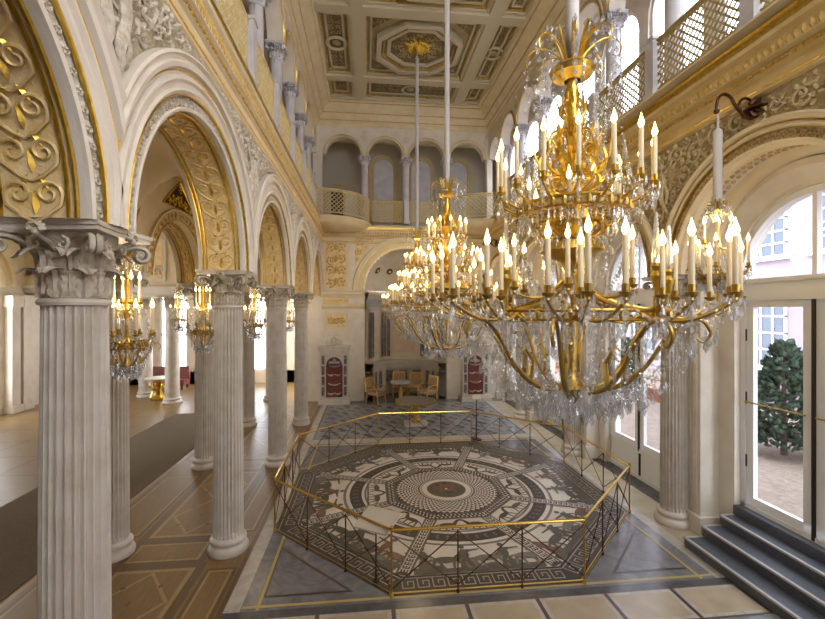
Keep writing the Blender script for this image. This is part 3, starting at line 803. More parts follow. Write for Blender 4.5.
# ------------------------------------------------------------------ upper entablature and ceiling
UC = [(0,10.85),(.04,10.88),(.04,10.98),(.1,11.02),(.1,11.1),(.2,11.2),(.24,11.24),(.24,11.34),(.3,11.38),(.42,11.5),(.5,11.54),(.5,11.6),(.58,11.66),(.58,11.8),(-.3,11.85),(-.3,10.85)]
for nm, F, a0, a1 in (('trim_20', WL(ULX+.16), YN, YF), ('trim_21', WR(URX-.16), YN, YF), ('trim_22', WF(UFY-.16), ULX, URX)):
    m = MB(); run(m, F, a0, a1, UC); o = S(nm, m, M['cream'], None, 25)
    g = MB()
    for c_, b in ((.1,11.06),(.24,11.29),(.5,11.57)): run(g, F, a0, a1, [(c_-.01,b-.02),(c_+.012,b-.015),(c_+.012,b+.015),(c_-.01,b+.02)])
    g.build('gilt_line', M['pgold'], o)
c = MB(); c.box((ULX-.2, YN, CEIL), (URX+.2, YF+.4, CEIL+.2))
ce = S('ceiling', c, M['ceil'])
X0c, X1c, X2c, X3c = ULX+.7, -.28, 3.5, URX-.72
BY = [15.05-3.45*k for k in range(6)]
Fc = lambda a, b, c: (a, b, CEIL-c)                 # a = x, b = y, c = down
for x in (X1c, X2c): m = MB(); slab(m, Fc, x-.17, x+.17, YN, YF, 0, .22); m.build('beam', M['ceilw'], ce)
for y in BY: m = MB(); slab(m, Fc, ULX, URX, y-.17, y+.17, 0, .215); m.build('beam', M['ceilw'], ce)
for q in ((ULX,X0c,YN,YF,.21),(X3c,URX,YN,YF,.209),(ULX,URX,16.45,YF+.1,.212)): m = MB(); slab(m, Fc, *q[:4], 0, q[4]); m.build('ceiling_border', M['ceilw'], ce)
rn = random.Random(8)
def fresh():
    global m, g, orn, fr
    m, g, orn, fr = MB(), MB(), MB(), MB()
def flush():
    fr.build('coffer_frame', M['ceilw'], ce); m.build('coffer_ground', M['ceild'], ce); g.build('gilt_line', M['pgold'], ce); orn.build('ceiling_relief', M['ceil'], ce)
def coffer(x0, x1, y0, y1):
    frame(fr, Fc, x0, x1, y0, y1, .09, 0, .15); frame(g, Fc, x0+.09, x1-.09, y0+.09, y1-.09, .035, 0, .1)
    frame(fr, Fc, x0+.2, x1-.2, y0+.2, y1-.2, .06, 0, .07)
def ornament(x0, x1, y0, y1, long_y):
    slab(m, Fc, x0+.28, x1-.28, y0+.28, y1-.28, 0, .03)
    cx, cy = (x0+x1)/2, (y0+y1)/2; L = (y1-y0 if long_y else x1-x0)/2
    if L > .9:
        pts = [(cx+.3*cos(2*PI*k/24), cy+.3*sin(2*PI*k/24)) for k in range(24)]
        fr.tube([Fc(x,y,.06) for x,y in pts+pts[:1]], .045, 6, cap=False); orn.ball(Fc(cx,cy,.04), .14, 8, 5, 0, (1,1,.4))
        for d in [q*.24-.0 for q in range(2, int((L-.3)/.24)+1)]:
            for s in (-1, 1):
                for e in (-.14, .14):
                    scroll(orn, Fc, cx+(e if long_y else s*d), cy+(s*d if long_y else e), .12, rn, c=.05, leaves=3)
    else:
        for e in (-.2,.2): scroll(orn, Fc, cx+e, cy, .17, rn, c=.06, leaves=4)
        scroll(orn, Fc, cx, cy+.0, .1, rn, c=.06)
yb = [16.45] + [None]
for k in range(5):
    y0, y1 = BY[k+1]+.17, BY[k]-.17
    for x0, x1 in ((X0c, X1c-.17), (X2c+.17, X3c)): fresh(); coffer(x0, x1, y0, y1); ornament(x0, x1, y0, y1, True); flush()
    x0, x1 = X1c+.17, X2c-.17; cx, cy = (x0+x1)/2, (y0+y1)/2
    fresh(); coffer(x0, x1, y0, y1)
    for rr, w_, h, mb in ((1.36,.15,.2,fr),(1.16,.05,.13,g),(1.02,.12,.1,fr)):
        for q in range(8):
            a, b = PI/8+PI/4*q, PI/8+PI/4*(q+1)
            P = lambda r_, t: (cx+r_*cos(t)*1.04, cy+r_*sin(t))
            p = [P(rr,a),P(rr,b),P(rr-w_,b),P(rr-w_,a)]
            mb.add([Fc(x,y,0) for x,y in p]+[Fc(x,y,h) for x,y in p], [(0,1,5,4),(2,3,7,6),(4,5,6,7)])
    for q in range(8):
        t = PI/4*q; scroll(orn, Fc, cx+.72*cos(t), cy+.68*sin(t), .15, rn, c=.06); scroll(orn, Fc, cx+.52*cos(t+.4), cy+.5*sin(t+.4), .12, rn, c=.06)
        leaflet(orn, Fc, cx+.4*cos(t), cy+.4*sin(t), t, .4, .09, .05)
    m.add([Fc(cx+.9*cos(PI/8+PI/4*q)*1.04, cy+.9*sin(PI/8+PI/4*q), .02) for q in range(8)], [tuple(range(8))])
    for sx in (-1, 1):
        for sy in (-1, 1): 
            p = [(cx+sx*1.45,cy+sy*1.32),(cx+sx*.85,cy+sy*1.32),(cx+sx*1.45,cy+sy*.75)]
            m.add([Fc(x,y,.03) for x,y in p], [(0,1,2)]); scroll(orn, Fc, cx+sx*1.22, cy+sy*1.12, .15, rn, c=.05)
    flush()
for x0, x1 in ((X0c, X1c-.17), (X1c+.17, X2c-.17), (X2c+.17, X3c)): fresh(); coffer(x0, x1, BY[0]+.17, 16.45); ornament(x0, x1, BY[0]+.17, 16.45, False); flush()
ROS = [(BY[k]+BY[k+1])/2 for k in range(5)]
for i, y in enumerate(ROS[:2]):
    o = MB()
    for j in range(16):
        t = 2*PI*j/16; leaflet(o, Fc, NX+.04+.06*cos(t), y+.06*sin(t), t, .46 if j % 2 else .36, .09, .1)
    o.lathe([(0,-.16),(.08,-.14),(.16,-.06),(.24,-.03),(.26,0)], 20, (NX+.04,y,CEIL-.03)); 
    for j in range(24): o.ball((NX+.04+.3*cos(j*PI/12), y+.3*sin(j*PI/12), CEIL-.06), .035, 6, 4)
    tag(o.build('ceiling_rosette', M['gold']), ('gilt leaf rosette on the far ceiling coffer where the farthest rod hangs', 'gilt leaf rosette on the ceiling coffer where the middle chandelier rod hangs')[i], 'ornament')
# ------------------------------------------------------------------ lattice balustrades
def lattice(mb, P, u0, u1, z0, z1, pitch=.12, r=.015):
    """diagonal lattice on the surface P(u, z); a rosette on each crossing"""
    H = z1-z0; k = u0-H
    while k < u1:
        for s in (1, -1):
            a, b = (k, k+H); 
            if s < 0: a, b = b, a
            pts = []
            for i in range(5):
                u = a+(b-a)*i/4; z = z0+H*i/4
                if u0 <= u <= u1: pts.append((u,z))
            # clip the ends exactly
            def at(u): t = (u-a)/(b-a); return (u, z0+H*t)
            lo_, hi_ = max(u0, min(a,b)), min(u1, max(a,b))
            if hi_-lo_ > .02:
                n = max(1, int((hi_-lo_)/.25)); q = [at(lo_+(hi_-lo_)*i/n) for i in range(n+1)]
                mb.tube([P(*p) for p in q], r, 4)
        k += pitch
    n = int((u1-u0)/pitch); 
    for s in (z0, z1): mb.tube([P(u0+(u1-u0)*i/8, s) for i in range(9)], r*1.6, 4)
def balustrade(name, label, spans, posts, Pf, z0=DECK, h=.88, mk='lattice'):
    t = thing(name, Pf(spans[0][0], z0), label, 'balustrade')
    t.location = (0,0,0)
    for a, b in spans:
        m = MB(); lattice(m, Pf, a, b, z0+.1, z0+h-.06); m.build('lattice_panel', M[mk], t)
        m = MB(); n = max(1, int((b-a)/.2)); pts = [Pf(a+(b-a)*i/n, z0+h) for i in range(n+1)]
        m.tube(pts, .03, 8); m.build('handrail', M[mk], t)
    for a in posts:
        m = MB(); x, y, z = Pf(a, z0); m.box((x-.09,y-.1,z0),(x+.09,y+.1,z0+h+.02)); m.box((x-.11,y-.12,z0),(x+.11,y+.12,z0+.09)); m.box((x-.11,y-.12,z0+h+.02),(x+.11,y+.12,z0+h+.07))
        m.build('post', M['lavender'], t, 0)
ys = [UY[0]-HP] + UY
ys = [y for y in ys if y < 15.2]; sp_ = [(a+.1, b-.1) for a, b in zip(ys, ys[1:])]+[(ys[-1]+.1, 15.2)]
balustrade('balustrade', 'lattice balustrade with grey-white posts along the left upper gallery', sp_, ys, lambda u, z: (XL-.0, u, z))
ys = [y-.2 for y in ys]; sp_ = [(a-.2, b-.2) for a, b in sp_[:-1]]+[(ys[-1]+.1, 15.2)]
balustrade('balustrade', 'lattice balustrade with white posts along the right upper gallery before the windows', sp_, ys, lambda u, z: (4.62, u, z), mk='olive')
d = MB(); d.box((4.5, YN, DECK-.03), (XR+.1, YF, DECK)); d.box((XL-.1, YN, DECK-.03), (XL+.1, YF, DECK)); S('trim_23', d, M['cream'])
yb_ = YF-.2
balustrade('balustrade', 'straight lattice balustrade of the far upper gallery between the two balconies', [(.2, NX-.14), (NX+.14, 2.85)], [NX], lambda u, z: (u, yb_, z))
for s, nm in ((-1, 'rounded balcony in the far left corner'), (1, 'rounded balcony in the far right corner, partly behind the chandeliers')):
    cx = XL if s < 0 else XR-.1; ax, ay = 1.85, 1.75
    def Pe(u, z, cx=cx, s=s): return (cx - s*ax*cos(u)*1.0 if s > 0 else cx+ax*cos(u), YF-ay*sin(u), z)
    bl = thing('balcony', (0,0,0), 'curved lattice %s' % nm, 'balcony')
    o = MB(); n = 24
    prof = [(1.0,DECK-.005),(1.04,DECK-.03),(1.04,DECK-.1),(1.0,DECK-.13),(.97,DECK-.2),(.9,DECK-.27),(.7,DECK-.33),(.0,DECK-.36)]
    rows = []
    for k, z in prof: rows.append([(cx-s*ax*k*cos(PI/2*i/n), YF-ay*k*sin(PI/2*i/n), z) for i in range(n+1)])
    o.grid(rows); o.add([(cx,YF,DECK-.005)]+rows[0], [(0,)+tuple(range(1,n+2))]); o.build('slab', M['cream'], bl, 30)
    L = 2.7
    def Pu(u, z, cx=cx, s=s): t = PI/2*u/L; return (cx-s*ax*cos(t), YF-ay*sin(t), z)
    m = MB(); lattice(m, Pu, .1, L-.05, DECK+.08, DECK+.84, .15, .013); m.build('lattice_panel', M['lattice'], bl)
    m = MB(); m.tube([Pu(L*i/20, DECK+.9) for i in range(21)], .032, 8); m.build('handrail', M['lattice'], bl)
    g = MB(); g.tube([Pu(L*i/20, DECK-.06) for i in range(21)], .02, 6); g.build('gilt_line', M['gold'], bl)
# ------------------------------------------------------------------ inlaid hall floor
MX, MY = 1.57, 8.38
E_ = .0012
rz_ = [0]
def rect(mb, x0, x1, y0, y1, z, mi): rz_[0] += 1; mb.flat([(x0,y0),(x1,y0),(x1,y1),(x0,y1)], z+(rz_[0] % 40)*2e-5, mi)
f = MB()   # 0 slate 1 dark slate 2 pale 3 tile 4 yellow 5 brown line 6 blue 7 dark blue
mats = [M['slate'], M['slated'], M['pale'], M['tile'], M['yellow'], M['brownl'], M['blue'], M['blued']]
FX0, FX1 = -1.69, 4.83
for s in (-1, 1):
    xe = FX0 if s < 0 else FX1
    a, b = sorted((xe, xe-s*.19)); rect(f, a, b, 4.4, YF-.55, E_, 2)
    a, b = sorted((xe-s*.37, xe-s*.41)); rect(f, a, b, 5.26, 11.5, E_, 4)
rect(f, FX0+.2, FX1-.2, 5.30, 5.345, E_, 4)
rect(f, FX0, FX1, 5.12, 5.25, E_, 1); 
rect(f, FX0, FX1+.3, 4.56, 5.12, E_, 5)
for k in range(9):
    x0 = -2.36+.89*k+.03; x1 = x0+.84
    if x0 < FX0: x0 = FX0
    if x1 > 4.9: x1 = 4.9
    rect(f, x0, x1, 4.585, 5.105, 2*E_, 2); rect(f, x0+.05, x1-.05, 4.635, 5.055, 3*E_, 3)
rect(f, FX0, FX1, 4.42, 4.55, E_, 6); rect(f, FX0, FX1, 4.36, 4.40, E_, 4)
for k in range(20):
    x = FX0+.34*k; f.flat([(x,4.34),(x+.3,4.34),(x+.15,4.16)], E_, 7); f.flat([(x+.17,4.15),(x+.32,4.33),(x+.47,4.15)], E_, 6)
# corner slabs with outlined triangles
for sx in (-1, 1):
    for sy in (-1, 1):
        P = lambda px, py: (MX+sx*px, MY+sy*py)
        for d, mi, z in ((0,5,1),(.035,0,2)):
            q = 2.86-d; c = 1.73+d*2.4
            f.flat([P(q,q-.0-.0+.04), P(q, c), P(c, q+.04)], z*E_, mi)
rect(f, FX0+.19, FX1-.19, 11.62, 12.05, E_, 2); rect(f, FX0+.19, FX1-.19, 11.5, 11.56, E_, 4)
# far field of hexagons
rect(f, FX0+.25, FX1-.25, 12.1, YF-.62, E_, 6)
hx = .2
for i in range(32):
    for j in range(26):
        x = FX0+.4+i*hx*1.0; y = 12.2+j*hx*.87*1.0
        if j % 2: x += hx*.5
        if x > FX1-.4 or y > YF-.75: continue
        if (i+2*(j//2)) % 3 == (0 if j % 2 else 1): 
            f.flat([(x+hx*.5*cos(PI/6+PI/3*q), y+hx*.5*sin(PI/6+PI/3*q)) for q in range(6)], 2*E_, 7 if (i+j) % 2 else 0)
rect(f, FX1, 5.72, 6.1, 16.5, E_, 3)
rect(f, 5.38, 5.72, 6.6, 16.5, 2*E_, 1)
fl = f.build('inlay', mats, bpy.data.objects['floor'], 0)

# ------------------------------------------------------------------ octagonal mosaic
mo = MB()   # 0 white 1 black 2 grey 3 green 4 brown
mm = [M['mw'], M['mb'], M['mg'], M['mgreen'], M['mbrown'], M['yellow'], M['mkey']]
Z = lambda k: .002 + .0011*k
def octo(ap): r = ap/cos(PI/8); return [(r*cos(PI/8+PI/4*k), r*sin(PI/8+PI/4*k)) for k in range(8)]
def circ(r, n=64): return [(r*cos(2*PI*k/n), r*sin(2*PI*k/n)) for k in range(n)]
mo.prism(octo(3.04), .0, Z(0), 1)
mo.flat(octo(3.0), Z(1), 5); mo.flat(octo(2.985), Z(2), 1)
mo.flat(octo(2.66), Z(3), 0); 
def ring(r, k, mi): mo.flat(circ(r), Z(k), mi)
ring(2.02,4,2); ring(1.97,5,0); ring(1.90,6,1); ring(1.67,7,0); ring(1.62,8,2); ring(1.58,9,0)
# keys on the border, bars in white
zk = [0]
def ZC(k): zk[0] += 1; return Z(k)+(zk[0] % 50)*2e-5
def keyrow(P, L, h, n, k, mi):
    u = L/n
    for i in range(n):
        x = i*u; g = u*.12
        for (a,b,c,d) in ((0,0,1,.085),(0,0,.075,1),(0,.915,.8,1),(.725,.3,.8,1),(.35,.3,.8,.385),(.35,.3,.425,.68)):
            zk[0] += 1; mo.flat([P(x+a*u,b*h),P(x+c*u,b*h),P(x+c*u,d*h),P(x+a*u,d*h)], Z(k)+(zk[0] % 40)*2e-5, mi)
for q in range(8):
    t = PI/4*q; c_, s_ = cos(t), sin(t); L = 2*2.72*math.tan(PI/8)-.02
    P = lambda a, b: (c_*(2.70+b) - s_*(a-L/2), s_*(2.70+b) + c_*(a-L/2))
    keyrow(P, L, .22, 11, 3, 6)
    # scenes: figures standing on a dark ground, heads towards the middle
    rn = random.Random(40+q)
    hw = 2.66*math.tan(PI/8)-.17
    W = lambda r_, x: (c_*r_ - s_*x, s_*r_ + c_*x)
    pts = [W(2.66,-hw),W(2.66,hw)] + [W(2.66-.10-.05*rn.random(), hw-(hw*2)*i/12) for i in range(13)]
    mo.flat(pts, Z(10), 3)
    def blob(r_, x, a, b, ang, k, mi, n=9):
        mo.flat([W(r_ + a*cos(2*PI*i/n)*cos(ang)-b*sin(2*PI*i/n)*sin(ang), x + a*cos(2*PI*i/n)*sin(ang)+b*sin(2*PI*i/n)*cos(ang)) for i in range(n)], ZC(k), mi)
    def limb(r0, x0, r1, x1, w, k, mi):
        d = Vector((r1-r0, x1-x0)); d.normalize(); nx, ny = -d.y*w, d.x*w
        mo.flat([W(r0+nx,x0+ny),W(r1+nx*.6,x1+ny*.6),W(r1-nx*.6,x1-ny*.6),W(r0-nx,x0-ny)], ZC(k), mi)
    def beast(r_, x, s, mi, k, sg):
        blob(r_, x, .07*s, .17*s, 0, k, mi)
        limb(r_, x+sg*.14*s, r_-.16*s, x+sg*.24*s, .05*s, k, mi); blob(r_-.17*s, x+sg*.28*s, .035*s, .075*s, .3*sg, k, mi)
        for dx, e in ((-.14,-.05),(-.08,.04),(.1,-.02),(.15,.1)): limb(r_+.02*s, x+sg*dx*s, r_+.2*s, x+sg*(dx+e)*s, .024*s, k, mi)
        limb(r_-.02*s, x-sg*.16*s, r_+.06*s, x-sg*.29*s, .018*s, k, mi)
    def man(r_, x, s, mi, k, sg):
        blob(r_-.1*s, x, .12*s, .06*s, 0, k, mi); blob(r_-.27*s, x, .045*s, .04*s, 0, k, mi)
        limb(r_, x-.02*s, r_+.2*s, x-.08*s, .035*s, k, mi); limb(r_, x+.02*s, r_+.2*s, x+.07*s, .035*s, k, mi)
        limb(r_-.17*s, x, r_-.2*s, x+sg*.22*s, .022*s, k, mi); limb(r_-.16*s, x, r_-.04*s, x-sg*.14*s, .022*s, k, mi)
    x = -hw+.17; i = 0
    while x < hw-.1:
        sg = rn.choice((-1,1)); mi = rn.choice((3,3,4,2,3))
        if i % 2: beast(2.36, x+.05, 1.15, mi, 11, sg); x += .34
        else: man(2.36, x, 1.15, mi, 12, sg); x += .26
        i += 1
    for _ in range(7): blob(2.45+.1*rn.random(), rn.uniform(-hw,hw), .06, .12, 0, 11, rn.choice((3,3,2)))
    hw2 = 1.4*math.tan(PI/8)
    pts = [W(1.56,-hw2*.9),W(1.56,hw2*.9)] + [W(1.53, hw2*.8-(hw2*1.6)*i/4) for i in range(5)]
    mo.flat(pts, Z(10), 3)
    for dx in (-.24,.24): beast(1.37, dx, .8, rn.choice((1,3,1)), 11, -1 if dx > 0 else 1)
    # foliage on the dark ring
    for j in range(9):
        a = -PI/8+PI/4*(j+.5)/9
        for e in (-1,1): mo.flat([(r_*cos(t+a+d), r_*sin(t+a+d)) for r_, d in ((1.785,-.02),(1.785+e*.06,.0),(1.785+e*.03,.022))], Z(8), 2)
    # spoke at the corner between two sides
    t2 = t+PI/8; cc, ss = cos(t2), sin(t2)
    Q = lambda a, b: (cc*a - ss*b, ss*a + cc*b)
    r0, r1 = 1.22, 2.86
    mo.flat([Q(r0,-.105),Q(r1,-.105),Q(r1,.105),Q(r0,.105)], Z(13), 1)
    for sg in (-1, 1): mo.flat([Q(r0,sg*.095),Q(r1,sg*.095),Q(r1,sg*.085),Q(r0,sg*.085)], Z(14), 2)
    n = 17
    for j in range(n):
        a = r0+.05+(r1-r0-.1)*j/n; u = (r1-r0-.1)/n
        for sg in (-1, 1):
            mo.flat([Q(a,sg*.012),Q(a+u*.75,sg*.012),Q(a+u*.75,sg*.03),Q(a,sg*.03)], Z(14), 0); mo.flat([Q(a+u*.25,sg*.055),Q(a+u,sg*.055),Q(a+u,sg*.073),Q(a+u*.25,sg*.073)], Z(14), 0)
        mo.flat([Q(a,-.07),Q(a+u*.2,-.07),Q(a+u*.2,.07),Q(a,.07)], Z(14), 0)
# inner octagon band
mo.flat(octo(1.20), Z(15), 1); mo.flat(octo(1.19), Z(16), 2); mo.flat(octo(1.175), Z(17), 1)
for q in range(8):
    t = PI/4*q; c_, s_ = cos(t), sin(t)
    for j in range(13):
        x = -.44+.88*j/12.
        for r_, o in ((1.13,0),(1.06,.035)):
            mo.flat([(c_*(r_+a)-s_*(x+o+b), s_*(r_+a)+c_*(x+o+b)) for a, b in ((-.022,-.02),(.022,-.008),(.022,.02),(-.022,.008))], Z(18), 0)
mo.flat(octo(1.015), Z(19), 2); mo.flat(octo(1.0), Z(20), 1)
nt_ = 56
for j in range(9):                                          # scale pattern, growing outward
    r0 = .53*(1.0/.53)**(j/9)*1.0; r1 = .53*(1.0/.53)**((j+1)/9)
    for k in range(nt_):
        a = 2*PI*(k+.5*(j % 2))/nt_; d = 2*PI/nt_*.5
        if r1 > 1.0: continue
        mo.flat([(r0*cos(a-d),r0*sin(a-d)),(r0*cos(a+d),r0*sin(a+d)),(r1*cos(a),r1*sin(a))], Z(21), 0)
mo.flat(circ(.55), Z(22), 1); mo.flat(circ(.53), Z(23), 0); mo.flat(circ(.51), Z(24), 2); mo.flat(circ(.49), Z(25), 0); mo.flat(circ(.385), Z(26), 4); mo.flat(circ(.365), Z(27), 3)
rn = random.Random(3)
mo.flat([(.17*cos(a), .04+.2*sin(a)) for a in [2*PI*k/16 for k in range(16)]], Z(28), 4)
for k in range(16):
    a = 2*PI*k/16; mo.flat([(.2*cos(a)+.05*cos(b)+.0, .05+.22*sin(a)+.05*sin(b)) for b in [2*PI*i/7 for i in range(7)]], Z(29), rn.choice((3,1,4)))
for x in (-.06,.06): mo.flat([(x+.025*cos(b), .06+.018*sin(b)) for b in [2*PI*i/8 for i in range(8)]], Z(30), 1)
mo.flat([(-.05,-.06),(.05,-.06),(.03,-.085),(-.03,-.085)], Z(30), 1); mo.flat([(-.015,.03),(.015,.03),(.025,-.03),(-.025,-.03)], Z(30), 0)
moz = mo.build('floor_mosaic', mm, None, 0, (MX, MY, 0))
tag(moz, 'octagonal black and white figure mosaic set in the hall floor inside the brass barrier', 'mosaic')

# ------------------------------------------------------------------ brass barrier around the mosaic
br = thing('barrier', (MX, MY, 0), 'low brass barrier with crossed bars enclosing the octagonal mosaic', 'barrier')
RR, RH = 3.3, .835
cor = [(RR*cos(PI/8+PI/4*k), RR*sin(PI/8+PI/4*k)) for k in range(8)]
for k in range(8):
    p, q = Vector(cor[k]), Vector(cor[(k+1)%8])
    for i in range(3):
        c = p.lerp(q, i/3); m = MB(); h = RH+.03 if i == 0 else RH-.03; r = .013 if i == 0 else .010
        m.lathe([(r*2.0,0),(r*2.1,.02),(r*1.2,.035),(r,.05),(r,h-.02)], 10, (c.x,c.y,.0)); m.ball((c.x,c.y,.035), r*2, 8, 5)
        if i == 0: m.ball((c.x,c.y,h), .028, 10, 6)
        m.build('post', M['brass'] if i == 0 else M['bronze'], br)
        d = p.lerp(q, (i+1)/3); m = MB()
        for (a, b) in ((.1,RH-.06),(RH-.06,.1)): m.tube([(c.x,c.y,a),(d.x,d.y,b)], .0075, 6)
        m.ball(((c.x+d.x)/2,(c.y+d.y)/2,(RH+.04)/2), .02, 8, 5)
        m.build('cross_bar', M['bronze'], br)
    m = MB(); m.tube([(p.x,p.y,RH),(q.x,q.y,RH)], .019, 8); m.build('top_rail', M['railb'], br)
    m = MB(); m.tube([(p.x,p.y,.05),(q.x,q.y,.05)], .007, 6); m.build('bottom_rail', M['brass'], br)
# information card tilted on the barrier corner
ic = thing('information_panel', (.12, 5.62, 0), 'plain white information card tilted on a thin stand inside the near left barrier corner', 'panel')
m = MB(); m.lathe([(.05,.04),(.05,.05),(.012,.06),(.009,.78),(.009,.8)], 12); m.build('stand', M['dark'], ic)
m = MB(); m.M = Matrix.Translation((.02,.0,.83)) @ Matrix.Rotation(R(-32),4,'Z') @ Matrix.Rotation(R(14),4,'X'); m.box((-.25,-.21,-.012),(.25,.21,.012)); m.build('card', M['card'], ic, 0)

# ------------------------------------------------------------------ stone steps at the near right window
st = thing('stone_steps', (5.2, 5.0, 0), 'dark grey stone steps with pale edges rising to the near right window', 'steps')
for k in range(3):
    x0 = 4.78-5.2+.3*k; y1 = 6.0-5.0+.01*k; m = MB()
    z0, z1 = .15*k+.0, .15*(k+1)
    m.box((x0, -1.2, z0), (.4, y1, z1-.03), 0); m.box((x0-.0, -1.2, z1-.03), (.4, y1, z1-.004), 0)
    m.box((x0-.012, -1.2, z1-.028), (x0+.028, y1+.01, z1), 1); m.box((x0, y1-.03, z1-.028), (.4, y1+.011, z1), 1)
    m.build('step', [M['step'], M['stepw']], st, 0)
m = MB(); m.box((.4,-1.1,.0),(.54,1.02,.59)); m.build('riser', M['step'], st, 0)

# ------------------------------------------------------------------ glazed doors of the right wall
WXX = 5.78
def make_window(sill):
    o = thing('door_1', (WXX, 0, 0), None, None); o['kind'] = 'structure'; F = WR(0)
    z0 = .6; zt = 3.72; hw = 1.1
    m = MB()
    for s in (-1, 1): slab(m, F, s*hw-.05-s*.05, s*hw+.05-s*.05, z0, 4.05, -.08, .06); 
    slab(m, F, -hw, hw, zt, zt+.12, -.08, .08); slab(m, F, -hw, hw, zt+.12, zt+.26, -.06, .05); slab(m, F, -hw, hw, zt+.26, zt+.32, -.08, .09)
    arcs(m, F, 0, 4.05, [(1.14,-.08),(1.14,.06),(1.05,.06),(1.05,-.08)], 28)
    slab(m, F, -.03, .03, 4.0, 5.12, -.04, .04); slab(m, F, -.17, -.13, 4.0, 5.1, -.24, -.2)
    slab(m, F, -hw, hw, z0-.04, z0+.05, -.2, .06)
    m.build('door_frame', M['wframe'], o, 30)
    g = MB(); g.add([F(-1.06,zt+.3,0),F(1.06,zt+.3,0)]+[F(1.06*cos(PI*k/20),4.05+1.06*sin(PI*k/20),0) for k in range(21)], [tuple(range(23))]); g.build('fanlight_pane', M['pane'], o, 0)
    for s in (-1, 1):
        a, b = (-hw+.09, -.015) if s < 0 else (.015, hw-.09)
        m = MB(); slab(m, F, a, a+.13, z0+.05, zt, -.03, .04); slab(m, F, b-.13, b, z0+.05, zt, -.03, .04)
        slab(m, F, a, b, z0+.05, z0+.17, -.03, .04); slab(m, F, a, b, zt-.1, zt, -.03, .04)
        lf = m.build('door_leaf', M['wframe'], o, 0)
        g = MB(); g.add([F(a+.12,z0+.16,0),F(b-.12,z0+.16,0),F(b-.12,zt-.09,0),F(a+.12,zt-.09,0)], [(0,1,2,3)]); g.build('pane', M['pane'], lf, 0)
        m = MB()
        for z in (1.3, 2.25, 3.2): slab(m, F, (a if s < 0 else b)-.025, (a if s < 0 else b)+.025, z-.09, z+.09, .03, .055)
        m.build('hinge', M['dark'], lf, 0)
        m = MB(); m.tube([F(a+.05,2.2,.1),F(b-.05,2.2,.1)], .012, 6); m.build('guard_bar', M['brass'], lf)
    m = MB(); slab(m, F, -.02, .02, z0, zt, .04, .065); m.build('espagnolette', M['dark'], o, 0)
    if sill:
        m = MB(); slab(m, F, -1.13, 1.13, 0, .6, -.2, .02); slab(m, F, -1.13, 1.13, 0, .08, 0, .05); slab(m, F, -.02, .02, .0, .6, .02, .045, 1); m.build('parapet', [M['wframe'], M['dark']], o, 0)
    else:
        m = MB(); slab(m, F, -1.13, 1.13, 0, .6, -.2, .02); m.build('parapet', M['plaster'], o, 0)
    return o
d1 = make_window(False); d1.location = (WXX, YR[1], 0)
d2 = make_window(True); d2.location = (WXX, YR[2], 0); d2.name = 'door_2'
for k in (3, 4):
    c = clone(d2, (WXX, YR[k], 0), ''); del c['label']; c.name = 'door_%d' % k
c = clone(d1, (WXX, YR[0], 0), ''); del c['label']; c.name = 'door_5'
# ------------------------------------------------------------------ garden outside
gr = MB(); gr.box((6.0, -6, .3), (30, 40, .55)); S('ground_garden', gr, M['soil'])
FXX = 15.0
fa = thing('facade', (FXX, 18, 0), 'pale building across the garden seen through the right windows', 'building')
m = MB(); m.box((0,-30,0),(1,25,14)); m.build('wall', M['fac'], fa, 0)
m = MB()
for z in (4.6, 9.4): m.box((-.18,-30,z),(0,25,z+.18)); m.box((-.1,-30,z-.35),(0,25,z))
m.build('string_course', M['fac'], fa, 0)
for j in range(12):
    y = -3.4-2.42*(j-6)
    for z0, z1, ar in ((1.5,4.0,False),(5.6,7.4,True)):
        m = MB(); G = lambda a, b, c, y=y: (-c, y+a, b)
        for a in (-.72,-.24,.24,.72): slab(m, G, a-.04, a+.04, z0, z1, -.02, .05)
        for q in range(5): zz = z0+(z1-z0)*q/4; slab(m, G, -.76, .76, zz-.03, zz+.03, -.02, .05)
        if ar: arcs(m, G, 0, z1, [(.76,-.02),(.76,.07),(.66,.07),(.66,-.02)], 14)
        slab(m, G, -.95, .95, z0-.16, z0-.04, 0, .14)
        w = m.build('window', M['wframe'], fa, 0)
        m = MB(); slab(m, G, -.7, .7, z0, z1, 0, .02)
        if ar: m.add([G(.7*cos(PI*k/12), z1+.7*sin(PI*k/12), .02) for k in range(13)], [tuple(range(13))])
        m.build('pane', M['fglass'], w, 0)
m = MB(); m.box((-2.4,-16,.5),(0,-2,1.2)); m.box((-2.5,-16,1.2),(.0,-2,1.3)); m.build('terrace_wall', M['fac'], fa, 0)
def evergreen(name, loc, h, r, label, seed, group=None, cat='tree'):
    t = thing(name, loc, label, cat, group); rn = random.Random(seed)
    m = MB(); m.tube([(0,0,0),(0,0,h*.5),(0,0,h*.9)], [.06,.045,.015], 7); m.build('trunk', M['bark'], t)
    m = MB()
    for i in range(int(900*r*h/1.6)):
        z = h*(.1+.9*rn.random()**1.15); q = r*(1-z/h)**.62*(.45+.55*rn.random()**.5)*(1 if z > h*.2 else .85); a = rn.uniform(0,2*PI)
        c = Vector((q*cos(a), q*sin(a), z)); L = .17*rn.uniform(.7,1.3)
        d = Vector((cos(a)*.8, sin(a)*.8, rn.uniform(.2,1.1))).normalized(); n = d.cross(Vector((rn.uniform(-1,1),rn.uniform(-1,1),1))).normalized()
        m.add([tuple(c-n*.05), tuple(c+d*L*.6-n*.07), tuple(c+d*L), tuple(c+d*L*.6+n*.07), tuple(c+n*.05), tuple(c+d*L*.5+d.cross(n)*.04)], [(0,1,5),(1,2,5),(2,3,5),(3,4,5),(4,0,5)])
    m.build('foliage', M['leaf'], t, 0); return t
evergreen('evergreen_tree', (8.7, 8.1, .55), 2.3, .75, 'conical evergreen tree outside the near right window', 1)
